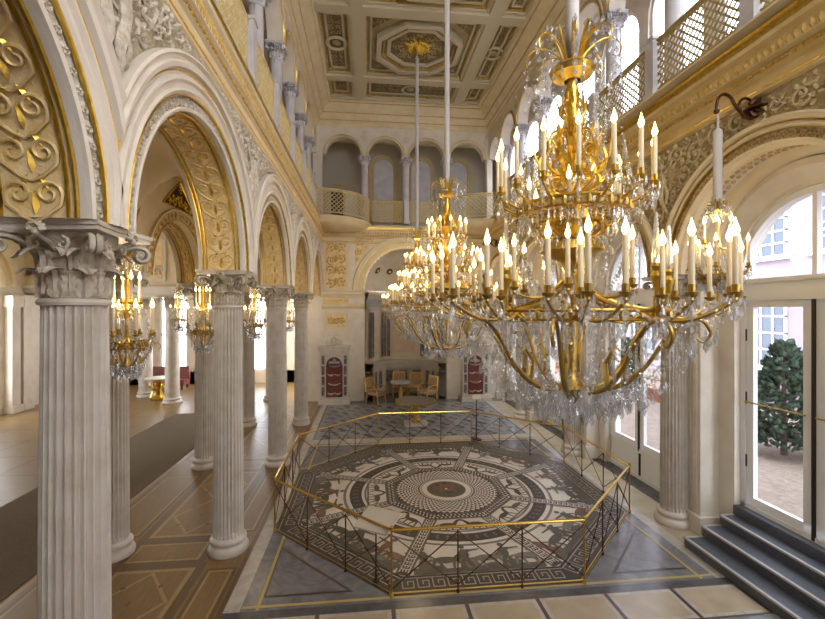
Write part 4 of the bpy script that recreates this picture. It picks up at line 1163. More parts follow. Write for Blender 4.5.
evergreen('evergreen_shrub', (8.9, 13.9, .55), 2.0, .6, 'dark evergreen seen through the second right window', 2, cat='shrub')
evergreen('evergreen_shrub', (8.9, 6.6, .55), .8, .4, 'low dark shrub at the foot of the conical tree outside', 3, cat='shrub')
bd = MB(); bd.box((9.6, 4, .55), (9.9, 22, .95)); tag(bd.build('garden_kerb', M['brick'], None, 0), 'terracotta edging of the garden bed outside the right windows', 'kerb')

# ------------------------------------------------------------------ left hall beyond the arcades
w = MB(); w.box((-12.9, YN, 0), (-12.5, 13.4, 6.6)); w.box((-12.9, 16.3, 0), (-12.5, 24, 6.6)); w.box((-12.9,13.4,0),(-12.5,16.3,.6)); w.box((-12.9,13.4,.6),(-12.5,13.7,4.4)); w.box((-12.9,16.0,.6),(-12.5,16.3,4.4)); arcade(w, WL(-12.5), [14.85], 1.15, 4.4, 6.6, 1.45, .4)
for y in (16.45, 16.95, 13.6, 12.9, 8.0, 7.2): w.box((-12.5, y-.18, 0), (-12.25, y+.18, 4.1)); w.box((-12.5, y-.24, 3.7), (-12.18, y+.24, 4.1)); w.box((-12.5, y-.24, 0), (-12.18, y+.24, .25))
wl2 = S('wall_left_outer', w, M['plaster'])
m = MB(); FO = WL(-12.5); arcs(m, FO, 14.85, 4.4, [(1.15,-.3),(1.15,.08),(1.3,.14),(1.36,.08),(1.55,.08),(1.6,.16),(1.72,.16),(1.76,0)], 32); m.build('archivolt', M['cream'], wl2)
w = MB()
for a, b in ((-13,-10.0),(-8.7,-7.7),(-6.5,-5.6),(-4.4,-2.36)): w.box((a,22,0),(b,22.3,6.6))
w.box((-13,22,0),(-2.36,22.3,.6)); w.box((-13,22,4.3),(-2.36,22.3,6.6))
S('wall_back_left', w, M['plaster'])
w = MB(); w.box((-13, 17.2, 4.15), (XL-.6, 17.75, 6.6)); 
wb = S('wall_back_aisle', w, M['cream'])
m = MB(); g = MB(); FA = WF(17.2); rn = random.Random(31)
for x0, x1 in ((-12,-9.2),(-8.8,-7.6),(-7.2,-6.0),(-5.6,-4.4)):
    frame(m, FA, x0, x1, 4.7, 6.3, .08, 0, .05); slab(g, FA, x0+.12, x1-.12, 4.82, 6.18, 0, .01)
    for _ in range(3): scroll(m, FA, (x0+x1)/2+rn.uniform(-.3,.3), rn.uniform(5.0,6.0), .2, rn, c=.05)
run(m, FA, -13, XL-.6, [(0,4.2),(.06,4.24),(.1,4.36),(.16,4.42),(.16,4.5),(0,4.54)])
m.build('panel_frame', M['plaster'], wb); g.build('panel_ground', M['goldfield'], wb)
c = MB(); c.box((-13, YN, 6.6), (XB-.4, 24, 6.75)); S('ceiling_left', c, M['cream'])
m = MB()
for i, x in enumerate((-9.35, -7.1, -5.0)):
    o = thing('window_%d' % (20+i), (x, 22.05, 0), None, None); o['kind'] = 'structure'; mm_ = MB()
    G = lambda a, b, c: (a, -c, b)
    for a in (-.6,0,.6): slab(mm_, G, a-.04, a+.04, .6, 4.3, -.03, .03)
    for z in (.64,2.4,4.26): slab(mm_, G, -.62, .62, z-.04, z+.04, -.03, .03)
    mm_.build('window_frame', M['wframe'], o, 0)
    mm_ = MB(); mm_.add([G(-.6,.6,0),G(.6,.6,0),G(.6,4.3,0),G(-.6,4.3,0)], [(0,1,2,3)]); mm_.build('pane', M['pane'], o, 0)
# parquet inlays: framed fields between the columns
p = MB(); mats = [M['oak'], M['oakd'], M['oakl'], M['oakd']]
for k in range(5):
    yc = YC[k]
    for (x0, x1) in ((-3.4,-2.36),):
        y0, y1 = yc-1.35, yc+1.35
        rect(p, x0-.12, x1+.12, y0-.12, y1+.12, E_, 1); rect(p, x0, x1, y0, y1, 2*E_, 2); rect(p, x0+.06, x1-.06, y0+.06, y1-.06, 3*E_, 0)
        n = 2
        for i in range(n):
            a, b = y0+.06+(y1-y0-.12)*i/n, y0+.06+(y1-y0-.12)*(i+1)/n; cx, cy = (x0+x1)/2, (a+b)/2
            for d, mi, z in ((0,2,4),(.055,0,5)):
                hx_, hy_ = (x1-x0)/2-.06-d, (b-a)/2-d*1.2
                p.flat([(cx-hx_,cy),(cx,cy-hy_),(cx+hx_,cy),(cx,cy+hy_)], z*E_, mi)
            for (u, v_) in ((0,0),(.5,.5),(-.5,.5),(.5,-.5),(-.5,-.5)):
                X_, Y_ = cx+u*(x1-x0-.12)*.5, cy+v_*(b-a)*.5
                p.flat([(X_-.035,Y_),(X_,Y_-.05),(X_+.035,Y_),(X_,Y_+.05)], 6*E_, 1)
    for (x0, x1) in ((-2.2,-1.78),(-4.3,-3.56)):
        rect(p, x0, x1, yc-1.3, yc+1.3, E_, 1); rect(p, x0+.05, x1-.05, yc-1.25, yc+1.25, 2*E_, 2); rect(p, x0+.085, x1-.085, yc-1.21, yc+1.21, 3*E_, 0)
for y in CY:
    rect(p, -3.5, -2.3, y-.34, y+.34, E_, 1); rect(p, -3.4, -2.4, y-.24, y+.24, 2*E_, 2); rect(p, -3.36, -2.44, y-.2, y+.2, 3*E_, 0)
rect(p, -1.76, -1.7, YN, YF, E_, 1); rect(p, -4.42, -4.36, YN, 19, E_, 2)
for i in range(4): rect(p, -12.0+i*1.35, -12.0+i*1.35+.05, YN, 21, E_, 1)
for j in range(16): rect(p, -12.4, -6.8, 1+j*1.3, 1+j*1.3+.05, E_, 1)
p.build('inlay', mats, bpy.data.objects['floor.001'], 0)
ca = MB(); ca.box((-6.6, YN, .0), (-4.46, 15.6, .012)); tag(ca.build('carpet_runner', M['carpet'], None, 0), 'long brown carpet runner along the left hall behind the columns', 'carpet')
# gilt table at the far end of the left hall
gt = thing('gilt_table', (-8.35, 18.3, 0), 'round gilt pedestal table between smooth columns at the far left', 'table')
m = MB(); m.lathe([(0,.82),(.5,.82),(.52,.85),(.5,.88),(0,.88)], 24); m.build('tabletop', M['marble'], gt)
m = MB(); m.lathe([(.32,0),(.34,.06),(.2,.12),(.08,.2),(.14,.4),(.22,.5),(.1,.62),(.16,.76),(.4,.82)], 16)
for k in range(4):
    t = PI/4+PI/2*k; m.tube([(.3*cos(t),.3*sin(t),.1),(.22*cos(t),.22*sin(t),.35),(.34*cos(t),.34*sin(t),.6),(.2*cos(t),.2*sin(t),.8)], [.05,.04,.05,.03], 6)
m.build('pedestal', M['gold'], gt)
so = thing('sofa', (-9.1, 20.6, 0), 'dark red sofa under the far left window', 'sofa')
m = MB(); m.box((-.9,-.35,.2),(.9,.35,.45)); m.build('seat', M['red'], so, 0); m = MB(); m.box((-.9,.25,.45),(.9,.4,1.0)); m.build('backrest', M['red'], so, 0)
for sx in (-.8,.8):
    for sy in (-.28,.3): m = MB(); m.lathe([(.03,0),(.045,.1),(.04,.2)], 8, (sx,sy,0)); m.build('leg', M['bronze'], so)
sl = thing('console_table', (-11.7, 13.9, 0), 'small pale console table against the far left window wall', 'table')
m = MB(); m.box((-.35,-.6,.82),(.35,.6,.9)); m.build('tabletop', M['marble'], sl, 0)
for sx in (-.28,.28):
    for sy in (-.5,.5): m = MB(); m.lathe([(.03,0),(.05,.08),(.03,.14),(.045,.6),(.06,.82)], 8, (sx,sy,0)); m.build('leg', M['bronze'], sl)

# ------------------------------------------------------------------ furniture at the far end
def fountain(x, label, seed):
    t = thing('marble_fountain', (x, YF-.42, 0), label, 'fountain', 'marble wall fountains'); rn = random.Random(seed)
    m = MB(); m.box((-.6,-.22,0),(.6,.4,.16)); m.box((-.55,-.16,.16),(.55,.4,.24)); m.build('plinth', M['marble'], t, 0)
    m = MB()
    for s in (-1, 1): m.box((s*.42-.1,-.06,.24),(s*.42+.1,.39,1.87)); 
    m.box((-.52,-.075,1.86),(.52,.4,2.05)); m.box((-.58,-.14,2.05),(.58,.4,2.15)); m.box((-.62,-.18,2.15),(.62,.4,2.22))
    G = lambda a, b, c: (a, -.06-c, b)
    inn = [G(.3*cos(PI*k/14), 1.5+.3*sin(PI*k/14), 0) for k in range(15)]; out = [G(.34*cos(PI*k/14)*1.0, 1.87, 0) for k in range(15)]
    m.grid([inn, out]); arcs(m, G, 0, 1.5, [(.3,0),(.3,.05),(.36,.05),(.36,0)], 14)
    m.build('surround', M['marble'], t, 30)
    m = MB()
    for s in (-1, 1):
        for k in range(4): slab(m, G, s*.42-.055, s*.42+.055, .32+.4*k, .66+.4*k, 0, .012)
    m.build('grey_inlay', M['dmarble'], t, 0)
    m = MB(); m.box((-.32,.04,.24),(.32,.1,1.86)); m.build('back_panel', M['red'], t, 0)
    for j, z in enumerate((.42,.78,1.14,1.48)):
        for xx in ((-.13,.13) if j in (0,2) else (0,)):
            m = MB(); w_ = .13 if j in (0,2) else .24
            m.lathe([(0,-.09),(w_*.5,-.07),(w_,0),(w_*.93,.0),(w_*.45,-.05),(0,-.06)], 16, (xx, .0, z)); m.build('shell_basin', M['wframe'], t)
    m = MB(); m.box((-.2,-.03,1.55),(.2,.06,1.62)); m.ball((0,.02,1.66), .07, 8, 5); m.build('spout', M['gmarble'], t)
    m = MB(); scroll(m, lambda a,b,c: (a,-.1-c,b), -.2, 2.36, .14, rn, c=.05); scroll(m, lambda a,b,c: (a,-.1-c,b), .2, 2.36, .14, rn, c=.05); m.ball((0,-.1,2.4), .14, 8, 6, 0, (1,.5,1.2)); m.build('crest', M['relief'], t)
fountain(-1.24, 'white marble wall fountain with red shell niche left of the far niche', 1)
fountain(4.3, 'white marble wall fountain with red shell niche right of the far niche', 2)
ot = thing('octagonal_table', (1.53, 13.35, 0), 'octagonal mosaic-topped table on a gilt pedestal behind the barrier', 'table')
m = MB(); m.prism([(.68*cos(PI/8+PI/4*k), .68*sin(PI/8+PI/4*k)) for k in range(8)], .72, .77); m.build('tabletop', M['brass'], ot, 0)
m = MB(); m.prism([(.62*cos(PI/8+PI/4*k), .62*sin(PI/8+PI/4*k)) for k in range(8)], .77, .775); m.build('mosaic_top', M['mg'], ot, 0)
m = MB(); m.lathe([(.14,.1),(.17,.16),(.1,.22),(.13,.4),(.16,.5),(.12,.6),(.2,.7),(.3,.72)], 12); m.build('pedestal', M['pgold'], ot)
m = MB(); m.prism([(-.34,-.26),(.34,-.26),(.37,-.1),(.37,.1),(.34,.26),(-.34,.26),(-.37,.1),(-.37,-.1)], 0, .08); m.build('foot', M['marble'], ot, 0)
rt = thing('pedestal_table', (1.32, 16.75, 0), 'small round pedestal table in the far niche between the chairs', 'table')
m = MB(); m.lathe([(0,.74),(.4,.74),(.42,.77),(.4,.8),(0,.8)], 20); m.build('tabletop', M['gmarble'], rt)
m = MB(); m.lathe([(.22,0),(.2,.06),(.06,.12),(.09,.35),(.05,.6),(.14,.74)], 14); m.build('pedestal', M['pgold'], rt)
def armchair(loc, rz, label):
    t = thing('armchair', loc, label, 'chair', 'gilt armchairs in the far niche', R(rz))
    m = MB(); m.prism([(-.29,-.28),(.29,-.28),(.25,.27),(-.25,.27)], .36, .46); m.ball((0,0,.45), .27, 12, 6, 0, (1,1,.25)); m.build('seat', M['fabric'], t)
    m = MB(); G = lambda a, b, c: (a, .27+c+.12*(b-.45), b); slab(m, G, -.21, .21, .52, .95, 0, .05); m.build('backrest', M['fabric'], t, 0)
    m = MB(); frame(m, lambda a, b, c: (a, .26+c+.12*(b-.45), b), -.26, .26, .46, 1.0, .05, 0, .06); m.build('back_frame', M['pgold'], t, 0)
    for s in (-1, 1):
        m = MB(); m.tube([(s*.26,.28,.68),(s*.31,.0,.70),(s*.3,-.2,.66),(s*.28,-.24,.45)], .022, 6); m.build('armrest', M['pgold'], t)
        for y in (-.25,.25): m = MB(); m.tube([(s*.26,y,.4),(s*.27,y*1.02,.2),(s*.26,y*1.12,0)], [.032,.025,.018], 6); m.build('leg', M['pgold'], t)
armchair((.35, 16.55, 0), 55, 'gilt armchair left of the small round table in the far niche')
armchair((2.35, 16.55, 0), -55, 'gilt armchair right of the small round table in the far niche')
armchair((1.35, 17.75, 0), 0, 'gilt armchair against the niche wall behind the small round table')
armchair((1.98, 17.5, 0), -12, 'gilt armchair behind the right-hand armchair in the far niche')
# slim stand before the right wall
ss = thing('sign_stand', (3.02, 11.6, 0), 'slim dark stand with a small card beyond the barrier', 'stand')
m = MB(); m.lathe([(.15,0),(.15,.02),(.02,.03),(.014,1.15)], 12); m.build('pole', M['dark'], ss)
m = MB(); m.M = Matrix.Translation((0,0,1.18)) @ Matrix.Rotation(R(35),4,'X'); m.box((-.12,-.09,-.01),(.12,.09,.01)); m.build('card', M['card'], ss, 0)

w = MB(); w.box((-13, YN-.3, 0), (6.0, YN, DECK-.02)); w.box((-5, YN-.3, DECK-.02), (.3, YN, 12)); w.box((.3, YN-.3, 10.8), (6.0, YN, 12))
S('wall_front_unseen', w, M['plaster'])  # unseen wall behind the camera, its upper opening shaped to let sky light in
# ------------------------------------------------------------------ chandeliers
def candle(parent, p, h, r):
    m = MB(); m.lathe([(0,0),(r,0),(r,h*.97),(r*.7,h),(0,h)], 10, p); c = m.build('candle', M['wax'], parent)
    m = MB(); z = p[2]+h; m.lathe([(r*.4,0),(r*1.15,.02),(r*1.2,.036),(r*.6,.065),(0.001,.1)], 8, (p[0],p[1],z)); m.build('bulb', M['flame'], c)
def pan(m, p, r):
    x, y, z = p
    m.lathe([(.006,-.05),(.016,-.035),(.012,-.02),(r*1.9,-.008),(r*2.3,.008),(r*2.1,.01),(r*1.1,.0),(r*1.3,.03),(r*1.35,.05),(r*1.1,.052)], 10, p)
def scurve(r0, z0, r1, z1, dip, n=12):
    """side outline of an arm: out from the stem, dipping, then rising to the cup"""
    return [(r0+(r1-r0)*t, z0+(z1-z0)*t**1.5 - dip*sin(PI*t)*(1-t*.35)) for t in [i/n for i in range(n+1)]]
def strand(m, p, q, sag, n, w, rnd):
    p, q = Vector(p), Vector(q)
    for i in range(n+1):
        t = i/n; c = p.lerp(q, t); c.z -= sag*4*t*(1-t)
        m.drop(tuple(c), w*rnd.uniform(.8,1.2), w*2.3, 0, 4, rnd.uniform(0,1.5))
def chandelier(loc, zb, label, tiers, crown, hub, rod_top, stem, basket, group=None, spires=None, foliage=(), cl=.27, cr=.016, dens=1.0, seed=1, light=60):
    x0, y0 = loc
    t = thing('chandelier', (x0, y0, zb), label, 'chandelier', group); rn = random.Random(seed)
    z_ = lambda z: z-zb
    if rod_top:
        m = MB(); m.lathe([(.0,z_(crown)+.02),(.03,z_(crown)+.02),(.05,z_(crown)+.12),(.052,z_(rod_top)-.3),(.04,z_(rod_top)-.28),(.012,z_(rod_top)-.26),(.012,z_(rod_top)),(0,z_(rod_top))], 14)
        m.build('hanging_rod', M['sleeve'], t)
    m = MB(); m.lathe([(r,z_(z)) for r, z in stem], 16)
    for z, r, n, L in foliage:                            # gilt scroll brackets springing from the stem
        for j in range(n):
            a = 2*PI*(j+.5*(int(z*10) % 2))/n; c_, s_ = cos(a), sin(a); P = lambda q, h: (c_*q, s_*q, z_(z)+h)
            m.tube(smooth_path([P(.03,-L*.7),P(r*.6,-L*.75),P(r,-L*.3),P(r*.92,L*.3),P(r*.6,L*.5),P(r*.42,L*.25),P(r*.55,L*.1)], 3), smooth_rad([.010,.012,.013,.011,.009,.007,.004], 3), 5)
            m.tube([P(r*.95,-L*.2),P(r*1.12,L*.15),P(r*1.18,L*.5),P(r*1.08,L*.62)], [.008,.018,.014,.003], 5, 0, True, .4)
            m.tube([P(.03,L*.2),P(r*.5,L*.7),P(r*.62,L*1.1),P(r*.5,L*1.25)], [.008,.016,.012,.003], 5, 0, True, .4)
    m.build('stem', M['gold'], t)
    # crown of curled plumes with hanging chains
    rr_ = hub[2]; m = MB(); g = MB(); nC = 8; ks = min(1, rr_/.62)
    for j in range(nC):
        a = 2*PI*(j+.5)/nC; c_, s_ = cos(a), sin(a); P = lambda q, h: (c_*q*ks, s_*q*ks, z_(crown)+h*ks)
        m.tube(smooth_path([P(.05,-.1),P(.09,.02),P(.18,.1),P(.27,.12),P(.34,.06),P(.33,-.02),P(.28,-.01)]), smooth_rad([.007,.008,.007,.006,.005,.005,.003]), 6)
        m.tube([P(.05,-.05),P(.1,.1),P(.15,.22),P(.2,.18)], [.02,.03,.025,.006], 5, 0, True, .4)
        for k in range(7): g.drop(P(.34+rn.uniform(-.03,.03),.05-.06*k), .018, .055, 0, 5, rn.random())
        for k in range(5): g.drop(P(.2+rn.uniform(-.02,.02),.12-.07*k), .02, .06, 0, 5, rn.random())
        for k in range(4): g.drop(P(.12+.05*k,.24-.02*k), .016, .06, 0, 5, rn.random())
    m.lathe([(.02,z_(crown)-.02),(.13*ks,z_(crown)-.06*ks),(.17*ks,z_(crown)-.09*ks),(.15*ks,z_(crown)-.13*ks),(.06*ks,z_(crown)-.17*ks)], 20)
    m.build('crown', M['gold'], t); 
    tag(g.build('crown_crystal', M['crystal'], t, 0), kind='stuff')
    for ti, T in enumerate(tiers):
        z, r, n, att, ring, off = T['z'], T['r'], T['n'], T['att'], T.get('ring', True), T.get('off', 0)
        g = MB(); pts = []
        if ring:
            m = MB(); rr = r*.72
            m.tube([(rr*cos(2*PI*k/40), rr*sin(2*PI*k/40), z_(z)-.09) for k in range(41)], .014, 6, cap=False); m.tube([(rr*.98*cos(2*PI*k/40), rr*.98*sin(2*PI*k/40), z_(z)-.15) for k in range(41)], .009, 5, cap=False)
            for j in range(n*2):
                a = PI*j/n; m.ball((rr*cos(a), rr*sin(a), z_(z)-.12), .022, 6, 4, 0, (1,1,1.6))
            m.build('ring', M['brass'], t)
        for j in range(n):
            a = 2*PI*(j+off)/n; pos = T.get('cluster', ((0,0),)); m = MB(); cups = []
            for dr, da in pos:
                q = r+dr; aa = a+da; c_, s_ = cos(aa), sin(aa)
                base = scurve(att[0], att[1], r*.62 if len(pos) > 1 else q, z-.1 if len(pos) > 1 else z-.04, T.get('dip',.1))
                if len(pos) > 1:
                    ca_, sa_ = cos(a), sin(a); p0 = (ca_*r*.62, sa_*r*.62); p1 = (c_*q, s_*q)
                    m.tube([(p0[0]+(p1[0]-p0[0])*u, p0[1]+(p1[1]-p0[1])*u, z_(z)-.1-.07*sin(PI*u)+.06*u*u) for u in [i/8 for i in range(9)]], [.016-.007*i/8 for i in range(9)], 6)
                else:
                    m.tube([(c_*u, s_*u, z_(v)) for u, v in base], [.015-.006*i/12 for i in range(13)], 6)
                    sp_ = spiral(0, 0, .04, 1.1, PI/2, -1, 8); k5 = base[6]
                    m.tube([(c_*(k5[0]+x), s_*(k5[0]+x), z_(k5[1])-.05+y) for x, y in sp_], .007, 5)
                pan(m, (c_*q, s_*q, z_(z)), cr); cups.append((c_*q, s_*q, z_(z)))
            if len(pos) > 1:
                ca_, sa_ = cos(a), sin(a)
                m.tube([(ca_*u, sa_*u, z_(v)) for u, v in scurve(att[0], att[1], r*.66, z-.1, T.get('dip',.1))], [.018]*13, 7)
            m.build('candle_arm', M['brass'], t)
            for p in cups:
                candle(t, (p[0],p[1],p[2]+.045), T.get('cl', cl), cr); pts.append(p)
                for k in range(5):
                    b = 2*PI*k/5; g.drop((p[0]+cr*2.1*cos(b), p[1]+cr*2.1*sin(b), p[2]-.0), .011, .07, 0, 5, b)
                g.drop((p[0],p[1],p[2]-.05), .022, .11, 0, 6)
        ordp = sorted(pts, key=lambda p: math.atan2(p[1], p[0]))
        for i, p in enumerate(ordp):
            q = ordp[(i+1) % len(ordp)]
            d = math.hypot(p[0]-q[0], p[1]-q[1])
            if d < .75: strand(g, p, q, min(.16,d*.35), max(4,int(d/.032)), .012, rn)
            strand(g, (p[0]*.6,p[1]*.6,p[2]-.12), (q[0],q[1],q[2]-.03), .1, 9, .011, rn)
        rr = r*.7; nn = int(2*PI*rr/.045*dens)
        for k in range(nn):
            a = 2*PI*k/nn; g.drop((rr*cos(a), rr*sin(a), z_(z)-.15), .013, .10+.03*(k % 2), 0, 5, a)
        tag(g.build('crystal_fringe', M['crystal'], t, 0), kind='stuff')
    if spires:
        z, r, n, h = spires
        for j in range(n):
            a = 2*PI*(j+.5)/n; c = (r*cos(a), r*sin(a), z_(z)); m = MB()
            m.lathe([(.010,-.25),(.02,-.2),(.010,-.14),(.03,-.06),(.036,-.03),(.018,0),(.03,.03),(.02,.05)], 10, c); m.tube([(c[0]*.3,c[1]*.3,c[2]-.3),(c[0]*.7,c[1]*.7,c[2]-.34),(c[0],c[1],c[2]-.22)], .012, 6)
            e = m.build('spire_stand', M['gold'], t)
            m = MB(); m.lathe([(.026,.05),(.03,.09),(.009,h),(0,h+.02)], 6, c); m.build('crystal_spire', M['crystal'], e, 0)
    # hub with the big scrolled arms and the bowl of crystal chains
    hr, hz, rr, rz, bot = hub
    m = MB(); m.lathe([(.0,z_(hz)-.13),(.03*ks,z_(hz)-.11),(.05*ks,z_(hz)-.06),(.11*ks,z_(hz)-.03),(.12*ks,z_(hz)),(.07*ks,z_(hz)+.05),(.03*ks,z_(hz)+.12),(.025,z_(rz))], 14)
    m.build('hub', M['brass'], t)
    for j in range(8):
        a = 2*PI*(j+.25)/8; c_, s_ = cos(a), sin(a); m = MB()
        prof = [(hr,0),(rr*.32,-.01),(rr*.6,.07),(rr*.82,.22),(rr*1.0,.42),(rr*1.18,.55),(rr*1.34,.56),(rr*1.42,.47),(rr*1.36,.40),(rr*1.29,.43)]
        k_ = (rz-hz)/.58
        m.tube(smooth_path([(c_*u, s_*u, z_(hz)+v*k_) for u, v in prof]), [q*max(.45,ks) for q in smooth_rad([.013,.015,.021,.016,.015,.014,.013,.012,.010,.008])], 8)
        m.tube([(c_*u, s_*u, z_(hz)+v*k_) for u, v in ((rr*.6,.08),(rr*.56,.24),(rr*.66,.33),(rr*.74,.27))], [.02*ks,.016*ks,.012*ks,.004*ks], 6)
        m.build('scroll_arm', M['brass'], t)
    g = MB()
    for R0, Z0, R1, Z1, n, sag, bw in basket:
        for k in range(n):
            a = 2*PI*k/n+rn.uniform(-.05,.05); b = a+rn.uniform(-.5,.5)
            L = math.hypot(R0-R1, Z0-Z1)
            strand(g, (R0*cos(a),R0*sin(a),z_(Z0)), (R1*cos(b),R1*sin(b),z_(Z1)), sag*rn.uniform(.5,1.3), int(L/.036), bw, rn)
            for i in range(4):
                u = rn.random(); q = R0+(R1-R0)*u; zz = Z0+(Z1-Z0)*u-sag*3.5*u*(1-u)
                g.drop((q*cos(a),q*sin(a),z_(zz)), rn.uniform(.012,.02), rn.uniform(.06,.12), 0, 6, a)
    for k in range(int(120*dens)):
        a = rn.uniform(0,2*PI); q = .45*rr*rn.random()**.5*1.5; g.drop((q*cos(a),q*sin(a),z_(bot)+.16*rn.random()+.12*(q/rr)**2+.08), rn.uniform(.016,.024), rn.uniform(.07,.13), 0, 6, a)
    tag(g.build('crystal_bowl', M['crystal'], t, 0), kind='stuff')
    return t
def lamp(x, y, z, e, r=.25):
    l = bpy.data.lights.new('candlelight', 'POINT'); l.energy = e; l.color = (1,.80,.54); l.shadow_soft_size = r
    o = bpy.data.objects.new('candlelight', l); COL.objects.link(o); o.location = (x,y,z)
stemA = [(0,5.52),(.03,5.5),(.045,5.42),(.03,5.36),(.05,5.25),(.055,5.1),(.07,4.98),(.045,4.92),(.10,4.86),(.12,4.8),(.06,4.72),(.05,4.6),(.075,4.5),(.05,4.42),(.16,4.34),(.2,4.24),(.1,4.12),(.22,4.08),(.24,4.02),(.09,3.94),(.05,3.85),(.07,3.7),(.05,3.55),(.03,3.2)]
c1 = chandelier((1.57, 3.14), 2.75, 'largest and nearest gilt crystal chandelier, hanging in front of everything at the right',
    [dict(z=4.45,r=.56,n=16,att=(.06,4.4),dip=.12), dict(z=4.28,r=.34,n=6,att=(.06,4.3),dip=.06,ring=False,cl=.16),
     dict(z=3.66,r=.9,n=8,att=(.08,3.75),dip=.08,off=.5,cluster=((.2,0),(.1,.2),(.1,-.2),(-.2,0))),
     dict(z=3.74,r=.46,n=6,att=(.08,3.8),dip=.12,ring=False)],
    5.5, (.05,2.98,.62,3.52,2.78), CEIL-.02, stemA,
    [(.92,3.58,.5,2.95,30,.1,.010),(.66,3.5,.25,2.82,24,.12,.011),(.4,3.52,.15,2.95,12,.12,.009),(.5,3.0,.1,2.82,20,.05,.011),(1.0,3.6,.72,3.36,20,.12,.009),(.5,4.3,.3,3.75,18,.08,.010),(.3,5.35,.2,4.75,14,.08,.010),(.35,4.9,.45,4.45,16,.08,.010)],
    spires=(3.82,.66,8,.36), foliage=((4.72,.24,12,.16),(4.86,.18,10,.13),(5.12,.09,8,.1),(4.2,.24,12,.1),(4.55,.2,12,.1)), seed=5)
stemB = [(0,6.1),(.04,6.05),(.05,5.9),(.03,5.8),(.08,5.6),(.05,5.45),(.16,5.3),(.2,5.2),(.1,5.05),(.06,4.9),(.2,4.8),(.26,4.7),(.1,4.55),(.3,4.45),(.34,4.35),(.1,4.2),(.4,4.1),(.44,4.0),(.1,3.85),(.05,3.6),(.03,3.2)]
tiB = [dict(z=5.03,r=.38,n=12,att=(.08,5.0),dip=.08,cl=.2), dict(z=4.46,r=.6,n=16,att=(.1,4.4),dip=.1,cl=.2), dict(z=4.02,r=.86,n=20,att=(.1,3.95),dip=.12,cl=.2), dict(z=3.72,r=1.08,n=24,att=(.12,3.8),dip=.14,cl=.22)]
c2 = chandelier((1.57, 8.3), 2.6, 'middle tiered gilt crystal chandelier hanging over the mosaic, left of the largest one', tiB,
    5.95, (.05,2.85,.75,3.5,2.62), CEIL-.02, stemB,
    [(1.02,3.6,.5,2.95,40,.1,.015),(.72,3.5,.25,2.7,30,.12,.016),(.95,3.62,.8,3.3,24,.1,.014),(.5,4.95,.42,4.5,18,.06,.012),(.7,4.4,.6,4.05,20,.06,.013)], foliage=((4.8,.3,10,.18),(5.3,.2,8,.2),(4.3,.42,12,.15)), cr=.021, seed=7)
c3 = clone(c2, (1.57, 13.35, 2.6), 'farthest gilt crystal chandelier, mostly hidden behind the middle one, its left edge showing')
for x, y, z, e, r in ((1.57,3.14,4.15,9,.45),(1.57,3.14,4.9,5,.3),(1.57,8.3,4.2,105,.6),(1.57,8.3,5.0,40,.3),(1.57,13.35,4.2,95,.6),(1.57,13.35,5.4,40,.3)): lamp(x,y,z,e,r)
# small chandeliers of the aisle and the bracket chandeliers
stemS = [(0,4.3),(.012,4.25),(.02,4.1),(.01,4.0),(.03,3.85),(.016,3.7),(.035,3.55),(.016,3.4),(.03,3.2),(.012,3.0)]
tiS = [dict(z=3.30,r=.27,n=8,att=(.03,3.25),dip=.08,cl=.26), dict(z=3.66,r=.13,n=4,att=(.02,3.6),dip=.04,ring=False,off=.5,cl=.22)]
s1 = chandelier((-2.72, 5.2), 2.72, 'small lit chandelier in the left aisle just right of the nearest large column', tiS, 4.2, (.03,2.95,.24,3.2,2.76), 5.6, stemS,
    [(.27,3.22,.1,2.85,12,.05,.012),(.2,3.6,.25,3.3,8,.04,.01)], 'small chandeliers of the left aisle', cr=.016, dens=.5, seed=11)
lb = ('small lit chandelier in the left aisle just left of the second hall-side column','small lit chandelier in the left aisle between the second and third hall-side columns','small lit chandelier in the left aisle just right of the third hall-side column')
for (x, y), l in zip(((-3.0,8.25),(-2.95,11.75),(-2.85,16.2)), lb): clone(s1, (x, y, 2.72), l)
clone(s1, (-6.3, 15.2, 2.8), 'small distant chandelier in the left hall, seen left of the second hall-side column', group='small distant chandeliers')
for x, y in ((-2.72,5.2),(-3.0,8.25),(-2.95,11.75),(-2.85,16.2),(-6.3,15.2)): lamp(x, y, 3.75, 12, .2)
def bracket(y, label):
    t = thing('wall_bracket', (XR-.02, y, 6.12), label, 'bracket', 'bronze brackets above the right windows'); m = MB()
    m.M = Matrix.Rotation(PI, 4, 'Z')
    m.tube(smooth_path([(0,0,-.1),(.1,0,-.13),(.2,0,-.08),(.24,0,.03),(.18,0,.11),(.09,0,.1),(.07,0,.03),(.12,0,0)]), smooth_rad([.024,.024,.022,.02,.018,.016,.012,.008]), 8)
    m.tube(smooth_path([(.2,0,-.08),(.29,0,.02),(.36,0,.12),(.45,0,.15),(.52,0,.1),(.545,0,.0),(.55,0,-.06)]), smooth_rad([.02,.02,.019,.018,.018,.02,.012]), 8)
    m.ball((.55,0,-.07), .035, 8, 5); m.lathe([(0,0),(.14,.0),(.15,.02),(.1,.04),(0,.05)], 12, (0,0,-.02))
    for k in range(9): leaflet(m, lambda a, b, c: (.03+c, a, b), 0, .0, 2*PI*k/9, .13, .04, .06)
    m.build('scroll', M['bronze'], t); return t
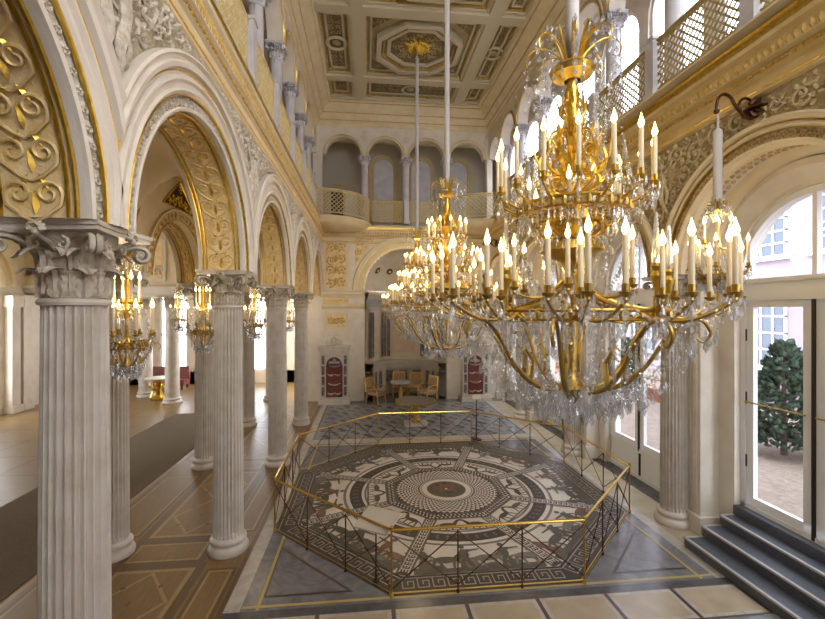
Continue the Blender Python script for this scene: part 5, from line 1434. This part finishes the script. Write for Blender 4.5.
sB = chandelier((4.35, 4.9), 3.75, 'small chandelier with a white-sleeved pole hanging from the bracket beside the near right window', [dict(z=4.1,r=.3,n=8,att=(.03,4.05),dip=.08,cl=.26), dict(z=4.42,r=.14,n=4,att=(.02,4.36),dip=.04,ring=False,off=.5,cl=.2)],
    4.86, (.03,3.88,.24,4.04,3.78), 6.1, [(r, z+.68) for r, z in stemS], [(.3,4.02,.1,3.85,12,.05,.012),(.2,4.4,.27,4.12,8,.04,.01)], 'bracket chandeliers of the right wall', cr=.016, dens=.5, seed=13)
bracket(4.9, 'dark bronze scroll bracket above the near right window, holding the sleeved pole'); 
bracket(12.05, 'dark bronze scroll bracket farther along the right wall beyond the chandeliers'); clone(sB, (4.35, 12.05, 3.75), 'small chandelier on a bracket farther along the right wall, behind the large chandelier')
bracket(15.62, 'dark bronze scroll bracket near the far right corner'); clone(sB, (4.35, 15.62, 3.75), 'small chandelier on the bracket nearest the far right corner')
for y in (4.9, 12.05, 15.62): lamp(4.35, y, 4.5, 12, .15)
# ------------------------------------------------------------------ light and camera
sc = bpy.context.scene
W_ = bpy.data.worlds.new('sky'); sc.world = W_; W_.use_nodes = True
nt = W_.node_tree; bg = nt.nodes['Background']
tc = nt.nodes.new('ShaderNodeTexCoord'); sx = nt.nodes.new('ShaderNodeSeparateXYZ'); rp = nt.nodes.new('ShaderNodeValToRGB')
rp.color_ramp.elements[0].position = .0; rp.color_ramp.elements[0].color = (.96,.97,1,1); rp.color_ramp.elements[1].position = .8; rp.color_ramp.elements[1].color = (.88,.93,1,1)
nt.links.new(tc.outputs['Generated'], sx.inputs[0]); nt.links.new(sx.outputs['Z'], rp.inputs['Fac']); nt.links.new(rp.outputs['Color'], bg.inputs['Color'])
bg.inputs['Strength'].default_value = 6.0
cam = bpy.data.cameras.new('camera'); co = bpy.data.objects.new('camera', cam); COL.objects.link(co)
co.location = (0, 0, 3.565); co.rotation_euler = (PI/2, 0, -.1065)
cam.sensor_width = 36; cam.lens = 428/825*36; cam.shift_y = 1.5/825; cam.clip_start = .05; cam.clip_end = 200
sc.camera = co
vs = sc.view_settings; vs.view_transform = 'Standard'; vs.look = 'None'; vs.gamma = 1; vs.use_curve_mapping = False; vs.exposure = .74
cy_ = sc.cycles; cy_.max_bounces = 10; cy_.diffuse_bounces = 4; cy_.glossy_bounces = 4; cy_.transmission_bounces = 6; cy_.transparent_max_bounces = 24
cy_.caustics_reflective = False; cy_.caustics_refractive = False; cy_.sample_clamp_indirect = 6; cy_.use_denoising = True
